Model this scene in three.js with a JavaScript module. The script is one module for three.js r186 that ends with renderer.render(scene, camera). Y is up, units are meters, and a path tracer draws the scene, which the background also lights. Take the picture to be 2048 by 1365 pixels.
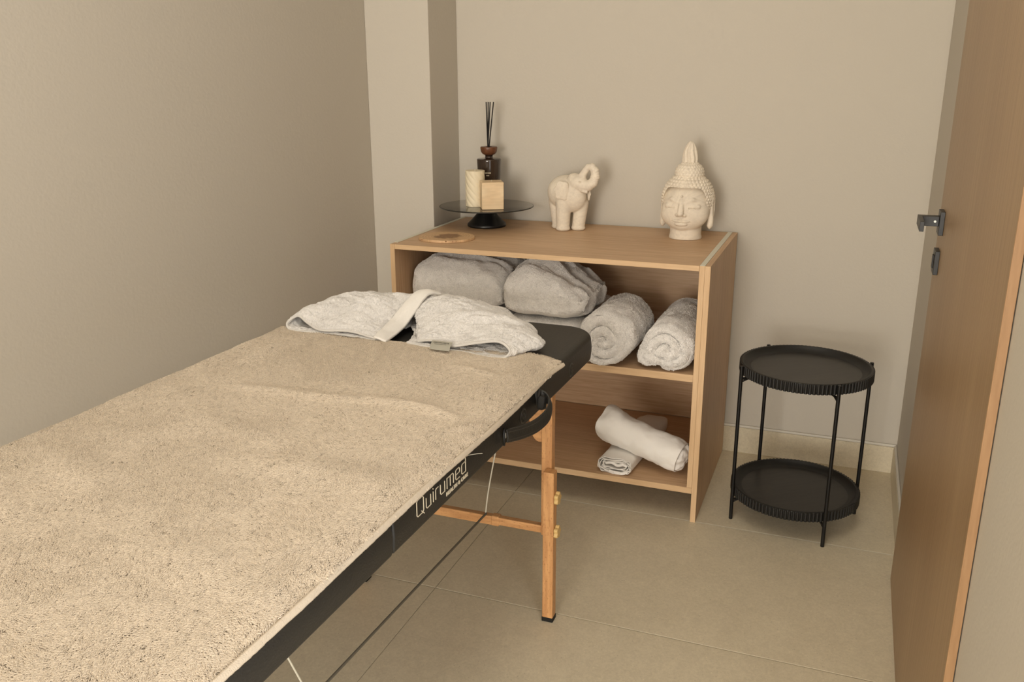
import * as THREE from 'three';
import { RoundedBoxGeometry } from 'three/addons/geometries/RoundedBoxGeometry.js';
import { mergeGeometries, mergeVertices, toCreasedNormals } from 'three/addons/utils/BufferGeometryUtils.js';
import { FontLoader } from 'three/addons/loaders/FontLoader.js';
import { TextGeometry } from 'three/addons/geometries/TextGeometry.js';
import { MeshSurfaceSampler } from 'three/addons/math/MeshSurfaceSampler.js';
import { RectAreaLightUniformsLib } from 'three/addons/lights/RectAreaLightUniformsLib.js';

// ------------------------------------------------------------------ camera, sky, light, exposure
const scene = new THREE.Scene();
const camera = new THREE.PerspectiveCamera(41.9, 2048 / 1365, 0.05, 60);
camera.position.set(0.8463, 1.3137, 3.04);
camera.rotation.order = 'YXZ';
camera.rotation.set(-0.2959, 0.3643, -0.0038);
const renderer = new THREE.WebGLRenderer({ antialias: true });
renderer.toneMapping = THREE.LinearToneMapping;
renderer.toneMappingExposure = 1.06;
renderer.shadowMap.enabled = true;
scene.background = new THREE.Color().setRGB(0.9, 0.92, 0.95);
RectAreaLightUniformsLib.init();
const WIN = { x0: -0.68, x1: 0.98, y0: 0.08, y1: 2.35, z: 7.6 };
const windowLight = new THREE.RectAreaLight(new THREE.Color().setRGB(1, 0.945, 0.87), 16.0, WIN.x1 - WIN.x0 - 0.1, WIN.y1 - WIN.y0 - 0.1);
windowLight.position.set((WIN.x0 + WIN.x1) / 2, (WIN.y0 + WIN.y1) / 2, WIN.z - 0.02);
windowLight.name = 'window_daylight';
scene.add(windowLight);
const PANEL = { x: 0.56, z: 2.0, w: 0.6, d: 1.5 };   // flat ceiling panel, overhead and behind the frame
const panelLight = new THREE.RectAreaLight(new THREE.Color().setRGB(1, 0.94, 0.84), 2.3, PANEL.w - 0.04, PANEL.d - 0.04);
panelLight.position.set(PANEL.x, 2.515, PANEL.z); panelLight.rotation.x = -Math.PI / 2; panelLight.name = 'ceiling_panel_light';
scene.add(panelLight);
const WAY = { z0: 2.2, z1: 3.1, y1: 2.1, x: 1.075 };   // open doorway in the right wall, beside the camera
const doorwayLight = new THREE.RectAreaLight(new THREE.Color().setRGB(1, 0.955, 0.90), 1.9, WAY.z1 - WAY.z0 - 0.04, WAY.y1 - 0.06);
doorwayLight.position.set(WAY.x, WAY.y1 / 2, (WAY.z0 + WAY.z1) / 2); doorwayLight.rotation.y = Math.PI / 2; doorwayLight.name = 'doorway_daylight';
scene.add(doorwayLight);

// ------------------------------------------------------------------ helpers
let seed = 20240607;
const rnd = () => { seed = (seed + 0x6d2b79f5) | 0; let t = Math.imul(seed ^ (seed >>> 15), 1 | seed); t = (t + Math.imul(t ^ (t >>> 7), 61 | t)) ^ t; return ((t ^ (t >>> 14)) >>> 0) / 4294967296; };
const V = (x, y, z) => new THREE.Vector3(x, y, z);
const clamp = (x, a, b) => Math.min(b, Math.max(a, x));
const mix = (a, b, t) => a + (b - a) * t;
const sstep = (a, b, x) => { const t = clamp((x - a) / (b - a), 0, 1); return t * t * (3 - 2 * t); };
const hash3 = (x, y, z) => { let h = Math.imul(x, 374761393) ^ Math.imul(y, 668265263) ^ Math.imul(z, 1274126177); h = Math.imul(h ^ (h >>> 13), 1274126177); return ((h ^ (h >>> 16)) >>> 0) / 4294967296; };
// value noise, optionally periodic in x and y
function vn(x, y, z = 0, px = 0, py = 0) {
  const xi = Math.floor(x), yi = Math.floor(y), zi = Math.floor(z);
  let fx = x - xi, fy = y - yi, fz = z - zi;
  fx = fx * fx * (3 - 2 * fx); fy = fy * fy * (3 - 2 * fy); fz = fz * fz * (3 - 2 * fz);
  const wx = (i) => (px ? ((i % px) + px) % px : i), wy = (i) => (py ? ((i % py) + py) % py : i);
  const a = wx(xi), b = wx(xi + 1), c = wy(yi), d = wy(yi + 1);
  const l = (z0) => mix(mix(hash3(a, c, z0), hash3(b, c, z0), fx), mix(hash3(a, d, z0), hash3(b, d, z0), fx), fy);
  return fz === 0 ? l(zi) : mix(l(zi), l(zi + 1), fz);
}
const n3 = (x, y, z) => vn(x, y, z) * 2 - 1;
const fbm3 = (x, y, z) => n3(x, y, z) * 0.55 + n3(x * 2.1 + 5, y * 2.1, z * 2.1) * 0.3 + n3(x * 4.3, y * 4.3 + 9, z * 4.3) * 0.15;

function dataTex(w, h, fn, srgb = true, repeat = [1, 1]) {
  const d = new Uint8Array(w * h * 4);
  for (let j = 0; j < h; j++) for (let i = 0; i < w; i++) {
    const c = fn(i / w, j / h, i, j), k = (j * w + i) * 4;
    d[k] = clamp(c[0], 0, 255); d[k + 1] = clamp(c[1], 0, 255); d[k + 2] = clamp(c[2], 0, 255); d[k + 3] = 255;
  }
  const t = new THREE.DataTexture(d, w, h); t.wrapS = t.wrapT = THREE.RepeatWrapping; t.magFilter = THREE.LinearFilter; t.minFilter = THREE.LinearMipmapLinearFilter; t.generateMipmaps = true;
  if (srgb) t.colorSpace = THREE.SRGBColorSpace;
  t.repeat.set(...repeat); t.needsUpdate = true; return t;
}
function canvasTex(w, h, draw, srgb = true, repeat = [1, 1]) {
  const c = document.createElement('canvas'); c.width = w; c.height = h; draw(c.getContext('2d'), w, h);
  const t = new THREE.CanvasTexture(c); t.wrapS = t.wrapT = THREE.RepeatWrapping; if (srgb) t.colorSpace = THREE.SRGBColorSpace; t.repeat.set(...repeat); return t;
}
// wood: grain runs along u; textures are laid in metres
function woodTex(base, dark, stretch, lines, contrast, size = 1) {
  return dataTex(1024, 1024, (u, v) => {
    const w = vn(u * 3, v * 5, 3, 3, 5) * 0.6 + vn(u * 6, v * 11, 7, 6, 11) * 0.25;
    const g = vn(u * stretch, v * lines + w * 4, 11, stretch, 0) ;
    const g1 = vn(u * stretch, v * lines, 1, stretch, lines) * 0.5 + vn(u * stretch * 3, v * lines * 3, 2, stretch * 3, lines * 3) * 0.5;
    const broad = vn(u * 2, v * 7, 9, 2, 7);
    const t = clamp((g1 - 0.5) * contrast + (broad - 0.5) * 0.55 * contrast + (w - 0.4) * 0.35 * contrast + 0.4 + 0 * g, 0, 1);
    return [mix(base[0], dark[0], t), mix(base[1], dark[1], t), mix(base[2], dark[2], t)];
  }, true, [1 / size, 1 / size]);
}
const grain = (lines, stretch, size) => dataTex(1024, 1024, (u, v) => { const g = vn(u * stretch, v * lines, 4, stretch, lines) * 0.6 + vn(u * stretch * 2, v * lines * 2, 5, stretch * 2, lines * 2) * 0.4; return [g * 255, g * 255, g * 255]; }, false, [1 / size, 1 / size]);

// planar uv in metres by dominant normal; swap turns the grain
function boxUV(g, swap = false, off = [0, 0]) {
  if (g.index) g = g.toNonIndexed();
  const p = g.attributes.position, uv = new Float32Array(p.count * 2), a = V(), b = V(), c = V();
  for (let i = 0; i < p.count; i += 3) {
    a.fromBufferAttribute(p, i); b.fromBufferAttribute(p, i + 1); c.fromBufferAttribute(p, i + 2);
    const n = b.clone().sub(a).cross(c.clone().sub(a)); const ax = Math.abs(n.x), ay = Math.abs(n.y), az = Math.abs(n.z);
    [a, b, c].forEach((q, k) => {
      let s = ax > ay && ax > az ? [q.z, q.y] : ay > az ? [q.x, q.z] : [q.x, q.y];
      if (swap === true) s = [s[1], s[0]];
      uv[(i + k) * 2] = s[0] + off[0]; uv[(i + k) * 2 + 1] = s[1] + off[1];
    });
  }
  g.setAttribute('uv', new THREE.BufferAttribute(uv, 2)); return g;
}
function box(x0, x1, y0, y1, z0, z1, r = 0.0015, swap = false, off = [0, 0]) {
  const w = x1 - x0, h = y1 - y0, d = z1 - z0;
  const g = r > 0 ? new RoundedBoxGeometry(w, h, d, 2, Math.min(r, w / 2.01, h / 2.01, d / 2.01)) : new THREE.BoxGeometry(w, h, d);
  g.translate((x0 + x1) / 2, (y0 + y1) / 2, (z0 + z1) / 2); return boxUV(g, swap, off);
}
function lathe(pts, seg = 64) { return new THREE.LatheGeometry(pts.map((q) => new THREE.Vector2(q[0], q[1])), seg); }
function tube(pts, r, seg = 40, rs = 10, closed = false) { return new THREE.TubeGeometry(new THREE.CatmullRomCurve3(pts, closed, 'centripetal'), seg, r, rs, closed); }
function rod(a, b, r, rs = 12) { const d = b.clone().sub(a), g = new THREE.CylinderGeometry(r, r, d.length(), rs); g.applyQuaternion(new THREE.Quaternion().setFromUnitVectors(V(0, 1, 0), d.clone().normalize())); g.translate((a.x + b.x) / 2, (a.y + b.y) / 2, (a.z + b.z) / 2); return g; }
function mesh(name, geo, mat, parent = scene) {
  if (Array.isArray(geo)) { geo = mergeGeometries(geo.map((g) => { g = g.index ? g.toNonIndexed() : g; for (const k of Object.keys(g.attributes)) if (!['position', 'normal', 'uv'].includes(k)) g.deleteAttribute(k); return g; })); }
  const m = new THREE.Mesh(geo, mat); m.name = name; m.castShadow = m.receiveShadow = true; parent.add(m); return m;
}
const used = {};
const numbered = (n) => { used[n] = (used[n] ?? -1) + 1; return used[n] ? n + '_' + String(used[n]).padStart(3, '0') : n; };
function thing(name, label, category, pos = [0, 0, 0], group) { const o = new THREE.Group(); o.name = numbered(name); o.position.set(...pos); scene.add(o); o.userData = { label, category }; if (group) o.userData.group = group; return o; }
function tag(o, label, category, group) { o.name = numbered(o.name); o.userData = { label, category }; if (group) o.userData.group = group; return o; }
function struct(o) { o.userData.kind = 'structure'; return o; }
const std = (c, rough, extra = {}) => new THREE.MeshStandardMaterial({ color: c, roughness: rough, metalness: 0, ...extra });

// surface nets of a signed distance function (world units), returns an indexed geometry
function sdfMesh(f, lo, hi, cell) {
  const nx = Math.ceil((hi[0] - lo[0]) / cell) + 1, ny = Math.ceil((hi[1] - lo[1]) / cell) + 1, nz = Math.ceil((hi[2] - lo[2]) / cell) + 1;
  const F = new Float32Array(nx * ny * nz), id = new Int32Array(nx * ny * nz).fill(-1);
  for (let k = 0, q = 0; k < nz; k++) for (let j = 0; j < ny; j++) for (let i = 0; i < nx; i++, q++) F[q] = f(lo[0] + i * cell, lo[1] + j * cell, lo[2] + k * cell);
  const pos = [], idx = [], sx = 1, sy = nx, sz = nx * ny;
  for (let k = 0; k < nz - 1; k++) for (let j = 0; j < ny - 1; j++) for (let i = 0; i < nx - 1; i++) {
    const q = i + j * sy + k * sz; let m = 0, c = 0, X = 0, Y = 0, Z = 0;
    for (let b = 0; b < 8; b++) if (F[q + (b & 1) * sx + ((b >> 1) & 1) * sy + (b >> 2) * sz] < 0) m |= 1 << b;
    if (m === 0 || m === 255) continue;
    for (let a = 0; a < 8; a++) for (const e of [1, 2, 4]) { if (a & e) continue; const b = a | e; if (((m >> a) & 1) === ((m >> b) & 1)) continue;
      const fa = F[q + (a & 1) * sx + ((a >> 1) & 1) * sy + (a >> 2) * sz], fb = F[q + (b & 1) * sx + ((b >> 1) & 1) * sy + (b >> 2) * sz], t = fa / (fa - fb);
      X += (a & 1) + (e === 1 ? t : 0); Y += ((a >> 1) & 1) + (e === 2 ? t : 0); Z += (a >> 2) + (e === 4 ? t : 0); c++; }
    id[q] = pos.length / 3; pos.push(lo[0] + (i + X / c) * cell, lo[1] + (j + Y / c) * cell, lo[2] + (k + Z / c) * cell);
  }
  for (let k = 1; k < nz - 1; k++) for (let j = 1; j < ny - 1; j++) for (let i = 1; i < nx - 1; i++) {
    const q = i + j * sy + k * sz, s = F[q] < 0;
    for (const [e, u, v] of [[sx, sy, sz], [sy, sz, sx], [sz, sx, sy]]) { if ((F[q + e] < 0) === s) continue;
      const a = id[q - u - v], b = id[q - v], c = id[q], d = id[q - u]; if (a < 0 || b < 0 || c < 0 || d < 0) continue;
      if (s) idx.push(a, b, c, a, c, d); else idx.push(a, c, b, a, d, c); }
  }
  const g = new THREE.BufferGeometry(); g.setAttribute('position', new THREE.Float32BufferAttribute(pos, 3)); g.setIndex(idx); g.computeVertexNormals();
  const uv = new Float32Array(pos.length / 3 * 2); for (let i = 0; i < pos.length / 3; i++) { uv[i * 2] = pos[i * 3] + pos[i * 3 + 2] * 0.7; uv[i * 2 + 1] = pos[i * 3 + 1] + pos[i * 3 + 2] * 0.3; }
  g.setAttribute('uv', new THREE.BufferAttribute(uv, 2)); return g;
}
const smin = (a, b, k) => { const h = Math.max(k - Math.abs(a - b), 0) / k; return Math.min(a, b) - h * h * k * 0.25; };
const smax = (a, b, k) => -smin(-a, -b, k);
const ell = (x, y, z, c, r) => { const X = x - c[0], Y = y - c[1], Z = z - c[2], k0 = Math.hypot(X / r[0], Y / r[1], Z / r[2]), k1 = Math.hypot(X / (r[0] * r[0]), Y / (r[1] * r[1]), Z / (r[2] * r[2])); return k1 < 1e-9 ? -Math.min(...r) : k0 * (k0 - 1) / k1; };
const cap = (x, y, z, a, b, ra, rb) => { const dx = b[0] - a[0], dy = b[1] - a[1], dz = b[2] - a[2], t = clamp(((x - a[0]) * dx + (y - a[1]) * dy + (z - a[2]) * dz) / (dx * dx + dy * dy + dz * dz), 0, 1); return Math.hypot(x - a[0] - dx * t, y - a[1] - dy * t, z - a[2] - dz * t) - mix(ra, rb, t); };

// cloth: Catmull-Rom surface through a grid of points, with real thickness
function cr(a, b, c, d, t) { return 0.5 * (2 * b + (c - a) * t + (2 * a - 5 * b + 4 * c - d) * t * t + (3 * b - a - 3 * c + d) * t * t * t); }
function cloth(cps, nu, nv, th, disp = () => 0, capR = true) {
  const R = cps.length, C = cps[0].length, at = (r, c, k) => cps[clamp(r, 0, R - 1)][clamp(c, 0, C - 1)][k];
  const ev = (u, v) => { const s = u * (R - 1), t = v * (C - 1), r = Math.min(R - 2, Math.floor(s)), c = Math.min(C - 2, Math.floor(t)), fs = s - r, ft = t - c, o = [];
    for (let k = 0; k < 3; k++) { const q = [-1, 0, 1, 2].map((d) => cr(at(r + d, c - 1, k), at(r + d, c, k), at(r + d, c + 1, k), at(r + d, c + 2, k), ft)); o.push(cr(q[0], q[1], q[2], q[3], fs)); } return V(...o); };
  const P = [], N = [];
  for (let i = 0; i <= nu; i++) { P.push([]); for (let j = 0; j <= nv; j++) P[i].push(ev(i / nu, j / nv)); }
  const normals = () => { for (let i = 0; i <= nu; i++) { N[i] = []; for (let j = 0; j <= nv; j++) { const du = P[Math.min(nu, i + 1)][j].clone().sub(P[Math.max(0, i - 1)][j]), dv = P[i][Math.min(nv, j + 1)].clone().sub(P[i][Math.max(0, j - 1)]); N[i].push(dv.cross(du).normalize()); } } };
  normals();
  for (let i = 0; i <= nu; i++) for (let j = 0; j <= nv; j++) { const d = disp(i / nu, j / nv, P[i][j], N[i][j]); if (typeof d === 'number') P[i][j].addScaledVector(N[i][j], d); else P[i][j].add(d); }
  normals();
  const pos = [], uv = [], idx = [];
  const lenU = []; for (let i = 0, s = 0; i <= nu; i++) { if (i) s += P[i][nv >> 1].distanceTo(P[i - 1][nv >> 1]); lenU.push(s); }
  const lenV = []; for (let j = 0, s = 0; j <= nv; j++) { if (j) s += P[nu >> 1][j].distanceTo(P[nu >> 1][j - 1]); lenV.push(s); }
  const put = (p, i, j, e = 0) => { pos.push(p.x, p.y, p.z); uv.push(lenV[j] + e, lenU[i]); return pos.length / 3 - 1; };
  const A = P.map((row, i) => row.map((p, j) => put(p.clone().addScaledVector(N[i][j], th / 2), i, j)));
  const B = P.map((row, i) => row.map((p, j) => put(p.clone().addScaledVector(N[i][j], -th / 2), i, j)));
  for (let i = 0; i < nu; i++) for (let j = 0; j < nv; j++) { idx.push(A[i][j], A[i][j + 1], A[i + 1][j], A[i][j + 1], A[i + 1][j + 1], A[i + 1][j]); idx.push(B[i][j], B[i + 1][j], B[i][j + 1], B[i][j + 1], B[i + 1][j], B[i + 1][j + 1]); }
  const rim = []; for (let j = 0; j <= nv; j++) rim.push([0, j]); for (let i = 1; i <= nu; i++) rim.push([i, nv]); for (let j = nv - 1; j >= 0; j--) rim.push([nu, j]); for (let i = nu - 1; i > 0; i--) rim.push([i, 0]);
  const cen = (i, j) => { const q = P[i][j].clone(), inn = P[clamp(i, 2, nu - 2)][clamp(j, 2, nv - 2)]; return q.add(q.clone().sub(inn).normalize().multiplyScalar(th * 0.5)); };
  const M = rim.map(([i, j]) => put(cen(i, j), i, j));
  for (let k = 0; k < rim.length; k++) { const n = (k + 1) % rim.length, [i, j] = rim[k], [i2, j2] = rim[n]; idx.push(A[i][j], M[k], A[i2][j2], M[k], M[n], A[i2][j2], B[i][j], B[i2][j2], M[k], M[k], B[i2][j2], M[n]); }
  const g = new THREE.BufferGeometry(); g.setAttribute('position', new THREE.Float32BufferAttribute(pos, 3)); g.setAttribute('uv', new THREE.Float32BufferAttribute(uv, 2)); g.setIndex(idx); g.computeVertexNormals(); return g;
}

// ------------------------------------------------------------------ materials
const wallBump = dataTex(512, 512, (u, v) => { const g = vn(u * 90, v * 90, 1, 90, 90) * 0.55 + vn(u * 210, v * 210, 2, 210, 210) * 0.45; return [g * 255, g * 255, g * 255]; }, false, [1.6, 1.6]);
const mWall = new THREE.MeshStandardMaterial({ color: new THREE.Color().setRGB(0.565, 0.518, 0.44), roughness: 0.85, bumpMap: wallBump, bumpScale: 0.0003 });
const mCeil = std(new THREE.Color().setRGB(0.92, 0.91, 0.88), 0.9);
const stone = dataTex(1024, 1024, (u, v, i, j) => {
  const a = vn(u * 9, v * 9, 1, 9, 9), b = vn(u * 40, v * 40, 2, 40, 40), c = vn(u * 170, v * 170, 3, 170, 170), d = vn(u * 420, v * 420, 4, 420, 420), f = hash3(i, j, 9);
  let t = (a - 0.5) * 6 + (b - 0.5) * 5 + (c - 0.5) * 9 + (d - 0.5) * 9 + (f - 0.5) * 7; if (hash3(i >> 1, j >> 1, 77) > 0.9985) t -= 34; if (hash3(i >> 1, j >> 1, 78) > 0.9985) t += 22;
  return [212 + t, 200 + t, 174 + t * 0.95];
}, true, [1 / 0.9, 1 / 0.9]);
const mTile = new THREE.MeshStandardMaterial({ map: stone, roughness: 0.42 });
const mSealant = std(new THREE.Color().setRGB(0.66, 0.62, 0.54), 0.8);
const mGroutPale = std(new THREE.Color().setRGB(0.66, 0.62, 0.52), 0.9);
const mGrout = std(new THREE.Color().setRGB(0.44, 0.395, 0.31), 0.9);
const oakMap = woodTex([216, 183, 147], [180, 143, 106], 6, 150, 0.8, 0.7);
const oakBump = grain(240, 8, 0.7);
const mOak = new THREE.MeshStandardMaterial({ map: oakMap, roughness: 0.5, bumpMap: oakBump, bumpScale: 0.0002 });
const edgeMap = woodTex([220, 187, 146], [196, 160, 118], 5, 60, 0.7, 0.5);
const mOakEdge = new THREE.MeshStandardMaterial({ map: edgeMap, roughness: 0.5 });
const mStrip = std('#dcd9c8', 0.6);
const doorMap = woodTex([172, 144, 108], [140, 112, 80], 3, 190, 0.7, 0.8);
const mDoor = new THREE.MeshStandardMaterial({ map: doorMap, roughness: 0.42, bumpMap: grain(200, 4, 0.8), bumpScale: 0.00015 });
const mDoorEdge = new THREE.MeshStandardMaterial({ map: woodTex([172, 136, 98], [148, 112, 76], 5, 50, 0.8, 0.4), roughness: 0.5 });
const beechMap = dataTex(1024, 1024, (u, v) => { const g = vn(u * 8, v * 70, 1, 8, 70), s = vn(u * 60, v * 420, 2, 60, 420); const t = (g - 0.5) * 26 - (s > 0.8 ? 22 : 0); return [206 + t, 153 + t, 100 + t * 0.8]; }, true, [1 / 0.4, 1 / 0.4]);
const mBeech = new THREE.MeshStandardMaterial({ map: beechMap, roughness: 0.45 });
const mKnob = std('#d9b777', 0.45);
const mRubber = std('#15130f', 0.8);
const mBlackMetal = std('#141312', 0.42, { metalness: 0.3 });
const mHandle = std('#0f0e0d', 0.4);
const mSteel = std('#b9b6ae', 0.3, { metalness: 0.9 });
const leather = dataTex(512, 512, (u, v) => { const g = vn(u * 120, v * 120, 1, 120, 120) * 0.6 + vn(u * 50, v * 50, 2, 50, 50) * 0.4; return [g * 255, g * 255, g * 255]; }, false, [4, 4]);
const mVinyl = new THREE.MeshStandardMaterial({ color: '#282622', roughness: 0.5, bumpMap: leather, bumpScale: 0.0003 });
const mVent = std('#3a3731', 0.4);
const mThread = std('#d8cdb4', 0.7);
const mCableWhite = std('#d9d4c2', 0.4);
const mCableGrey = std('#6b6557', 0.55);
// terry pile: short curved strokes, light over dark
const pile = (len, wid, n, seedBase) => canvasTex(1024, 1024, (g, w, h) => {
  g.fillStyle = '#5a5a5a'; g.fillRect(0, 0, w, h); seed = seedBase; g.lineCap = 'round';
  for (let k = 0; k < n; k++) {
    const x = rnd() * w, y = rnd() * h, a = -0.9 + (vn(x / 128, y / 128, 5, 8, 8) - 0.5) * 2.6 + (rnd() - 0.5) * 1.1, l = len * (0.6 + rnd() * 0.8), s = 60 + rnd() * 190 * (0.4 + 0.6 * k / n);
    g.strokeStyle = `rgb(${s | 0},${s | 0},${s | 0})`; g.lineWidth = wid * (0.7 + rnd() * 0.6);
    for (const ox of [-w, 0, w]) for (const oy of [-h, 0, h]) { const X = x + ox, Y = y + oy; if (X < -40 || X > w + 40 || Y < -40 || Y > h + 40) continue; g.beginPath(); g.moveTo(X, Y); g.quadraticCurveTo(X + Math.cos(a) * l * 0.5 + Math.sin(a) * 2, Y + Math.sin(a) * l * 0.5, X + Math.cos(a + 0.5) * l, Y + Math.sin(a + 0.5) * l); g.stroke(); }
  }
}, false);
const pileLong = pile(12, 3.4, 46000, 11); pileLong.repeat.set(1 / 0.34, 1 / 0.34);
const pileShort = pile(9, 4.2, 34000, 12); pileShort.repeat.set(1 / 0.22, 1 / 0.22);
const mTowel = new THREE.MeshPhysicalMaterial({ color: new THREE.Color().setRGB(0.56, 0.475, 0.365), roughness: 1, bumpMap: pileLong, bumpScale: 0.0018, sheen: 0.25, sheenRoughness: 0.6, sheenColor: new THREE.Color(0.9, 0.8, 0.65) });
const mHem = std(new THREE.Color().setRGB(0.60, 0.51, 0.395), 0.95, { bumpMap: pileShort, bumpScale: 0.0006 });
const mTerry = new THREE.MeshPhysicalMaterial({ color: new THREE.Color().setRGB(0.94, 0.905, 0.86), roughness: 1, bumpMap: pileShort, bumpScale: 0.0026, sheen: 0.2, sheenRoughness: 0.7 });
const mRobe = new THREE.MeshPhysicalMaterial({ color: new THREE.Color().setRGB(0.85, 0.815, 0.765), roughness: 1, bumpMap: pileShort, bumpScale: 0.0022, sheen: 0.2, sheenRoughness: 0.7 });
const mRobeBand = std(new THREE.Color().setRGB(0.84, 0.805, 0.745), 1, { bumpMap: pileShort, bumpScale: 0.0004 });
const mSheet = std(new THREE.Color().setRGB(0.88, 0.845, 0.79), 0.9);
const statueMap = dataTex(512, 512, (u, v) => { const a = vn(u * 8, v * 8, 1, 8, 8), b = vn(u * 40, v * 40, 2, 40, 40), c = vn(u * 130, v * 130, 3, 130, 130), t = (a - 0.5) * 14 + (b - 0.5) * 10 + (c - 0.5) * 8; return [229 + t, 217 + t, 198 + t * 0.9]; }, true, [1 / 0.25, 1 / 0.25]);
const mStatue = new THREE.MeshStandardMaterial({ map: statueMap, roughness: 0.75 });

// pile: tufts of short bent loops scattered over a cloth
function tuft(len, rad, n, spread, sd) {
  seed = sd; const gs = [];
  for (let k = 0; k < n; k++) { const a = (rnd() - 0.5) * 1.5, L = len * (0.7 + rnd() * 0.6), h = L * (0.25 + rnd() * 0.3), x = (rnd() - 0.5) * spread, z = (rnd() - 0.5) * spread, c = Math.cos(a), q = Math.sin(a);
    gs.push(new THREE.TubeGeometry(new THREE.CatmullRomCurve3([V(x, -rad, z), V(x + c * L * 0.35, h, z + q * L * 0.35), V(x + c * L * 0.75, h * 1.05, z + q * L * 0.75), V(x + c * L, h * 0.6, z + q * L)]), 4, rad, 4)); }
  return mergeGeometries(gs);
}
function addPile(target, geo, mat, count, flow, accept = () => true, jitter = 0.5) {
  const smp = new MeshSurfaceSampler(target).setRandomGenerator(rnd).build(), im = new THREE.InstancedMesh(geo, mat, count), p = V(), n = V(), m = new THREE.Matrix4(), X = V(), Z = V(), col = new THREE.Color(); let k = 0;
  for (let t = 0; k < count && t < count * 6; t++) { smp.sample(p, n); if (!accept(p, n)) continue;
    X.copy(flow(p, n)); X.addScaledVector(n, -X.dot(n)).normalize(); Z.crossVectors(X, n).normalize(); const a = (rnd() - 0.5) * 2 * jitter; X.multiplyScalar(Math.cos(a)).addScaledVector(Z, Math.sin(a)); Z.crossVectors(X, n).normalize();
    const s = 0.75 + rnd() * 0.5; m.makeBasis(X.clone().multiplyScalar(s), n.clone().multiplyScalar(s), Z.clone().multiplyScalar(s)).setPosition(p); im.setMatrixAt(k, m); const v = 0.90 + rnd() * 0.2; col.setRGB(v, v, v); im.setColorAt(k, col); k++; }
  im.count = k; im.name = 'terry_pile'; im.userData.kind = 'stuff'; im.castShadow = im.receiveShadow = true; target.add(im); return im;
}
const flowXZ = (p) => { const a = 2.1 + (vn(p.x * 7 + 3, p.z * 7 + 5) - 0.5) * 3.4 + (vn(p.x * 26, p.z * 26, 3) - 0.5) * 1.6; return V(Math.cos(a), 0, Math.sin(a)); };
const flow3 = (p) => V(n3(p.x * 30, p.y * 30, p.z * 30), n3(p.x * 30 + 7, p.y * 30, p.z * 30), n3(p.x * 30, p.y * 30 + 9, p.z * 30 + 4) + 0.3);
const towelTuft = tuft(0.0044, 0.00052, 7, 0.0042, 5), whiteTuft = tuft(0.0032, 0.00048, 6, 0.0042, 6), robeTuft = tuft(0.0024, 0.00042, 6, 0.0040, 7);
const mTowelPile = std(new THREE.Color().setRGB(0.68, 0.58, 0.455), 0.95), mTerryPile = std(new THREE.Color().setRGB(0.95, 0.915, 0.87), 0.95), mRobePile = std(new THREE.Color().setRGB(0.82, 0.79, 0.75), 0.95);

// ------------------------------------------------------------------ room shell
const XL = -0.7556, XR = 1.07, XC = -0.5174, ZC = 0.2276, ZB = 7.6, CH = 2.55, HB = 0.098;
const floor = new THREE.Group(); floor.name = 'floor'; scene.add(floor); struct(floor);
mesh('grout_bed', box(XL, XR, -0.06, -0.0025, 0, ZB, 0), mGrout, floor);
{ const js = 0.0015, rows = [0, 0.58, 1.18, 1.78, 2.38, 2.98, 3.58, 4.18, 4.78, 5.38, 5.98, 6.58, 7.18, ZB], cols = [XL, -0.083, XR];
  for (let r = 0; r < rows.length - 1; r++) for (let c = 0; c < 2; c++) mesh('floor_tile', box(cols[c] + (c ? 0.001 : 0), cols[c + 1] - (c ? 0 : 0.001), -0.012, 0, rows[r] + (r ? js : 0), rows[r + 1] - js, 0.0008, false, [rnd(), rnd()]), mTile, floor);
  mesh('grout_line', box(XL, XR, -0.012, -0.0003, 0.5785, 0.5815, 0), mGroutPale, floor); }
struct(mesh('ceiling', box(XL - 0.15, XR + 0.15, CH, CH + 0.15, -0.15, ZB + 0.15, 0), mCeil));
const wb = struct(mesh('wall_back', box(XL - 0.15, XR + 0.15, -0.06, CH, -0.15, 0, 0), mWall));
struct(mesh('wall_left', box(XL - 0.15, XL, -0.06, CH, 0, ZB + 0.15, 0), mWall));
struct(mesh('wall_right', [box(XR, XR + 0.15, -0.06, CH, 0, 1.6, 0), box(1.058, XR + 0.15, -0.06, CH, 1.6, WAY.z0, 0), box(1.058, XR + 0.15, WAY.y1, CH, WAY.z0, WAY.z1, 0), box(1.058, XR + 0.15, -0.06, CH, WAY.z1, ZB + 0.15, 0), box(1.058, XR + 0.15, -0.06, 0, WAY.z0, WAY.z1, 0)], mWall));
struct(mesh('wall_pillar', box(XL, XC, 0, CH, 0, ZC, 0.003), mWall));
struct(mesh('wall_rear', [box(XL, WIN.x0, -0.06, CH, ZB, ZB + 0.15, 0), box(WIN.x1, XR, -0.06, CH, ZB, ZB + 0.15, 0), box(WIN.x0, WIN.x1, -0.06, WIN.y0, ZB, ZB + 0.15, 0), box(WIN.x0, WIN.x1, WIN.y1, CH, ZB, ZB + 0.15, 0)], mWall));
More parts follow.
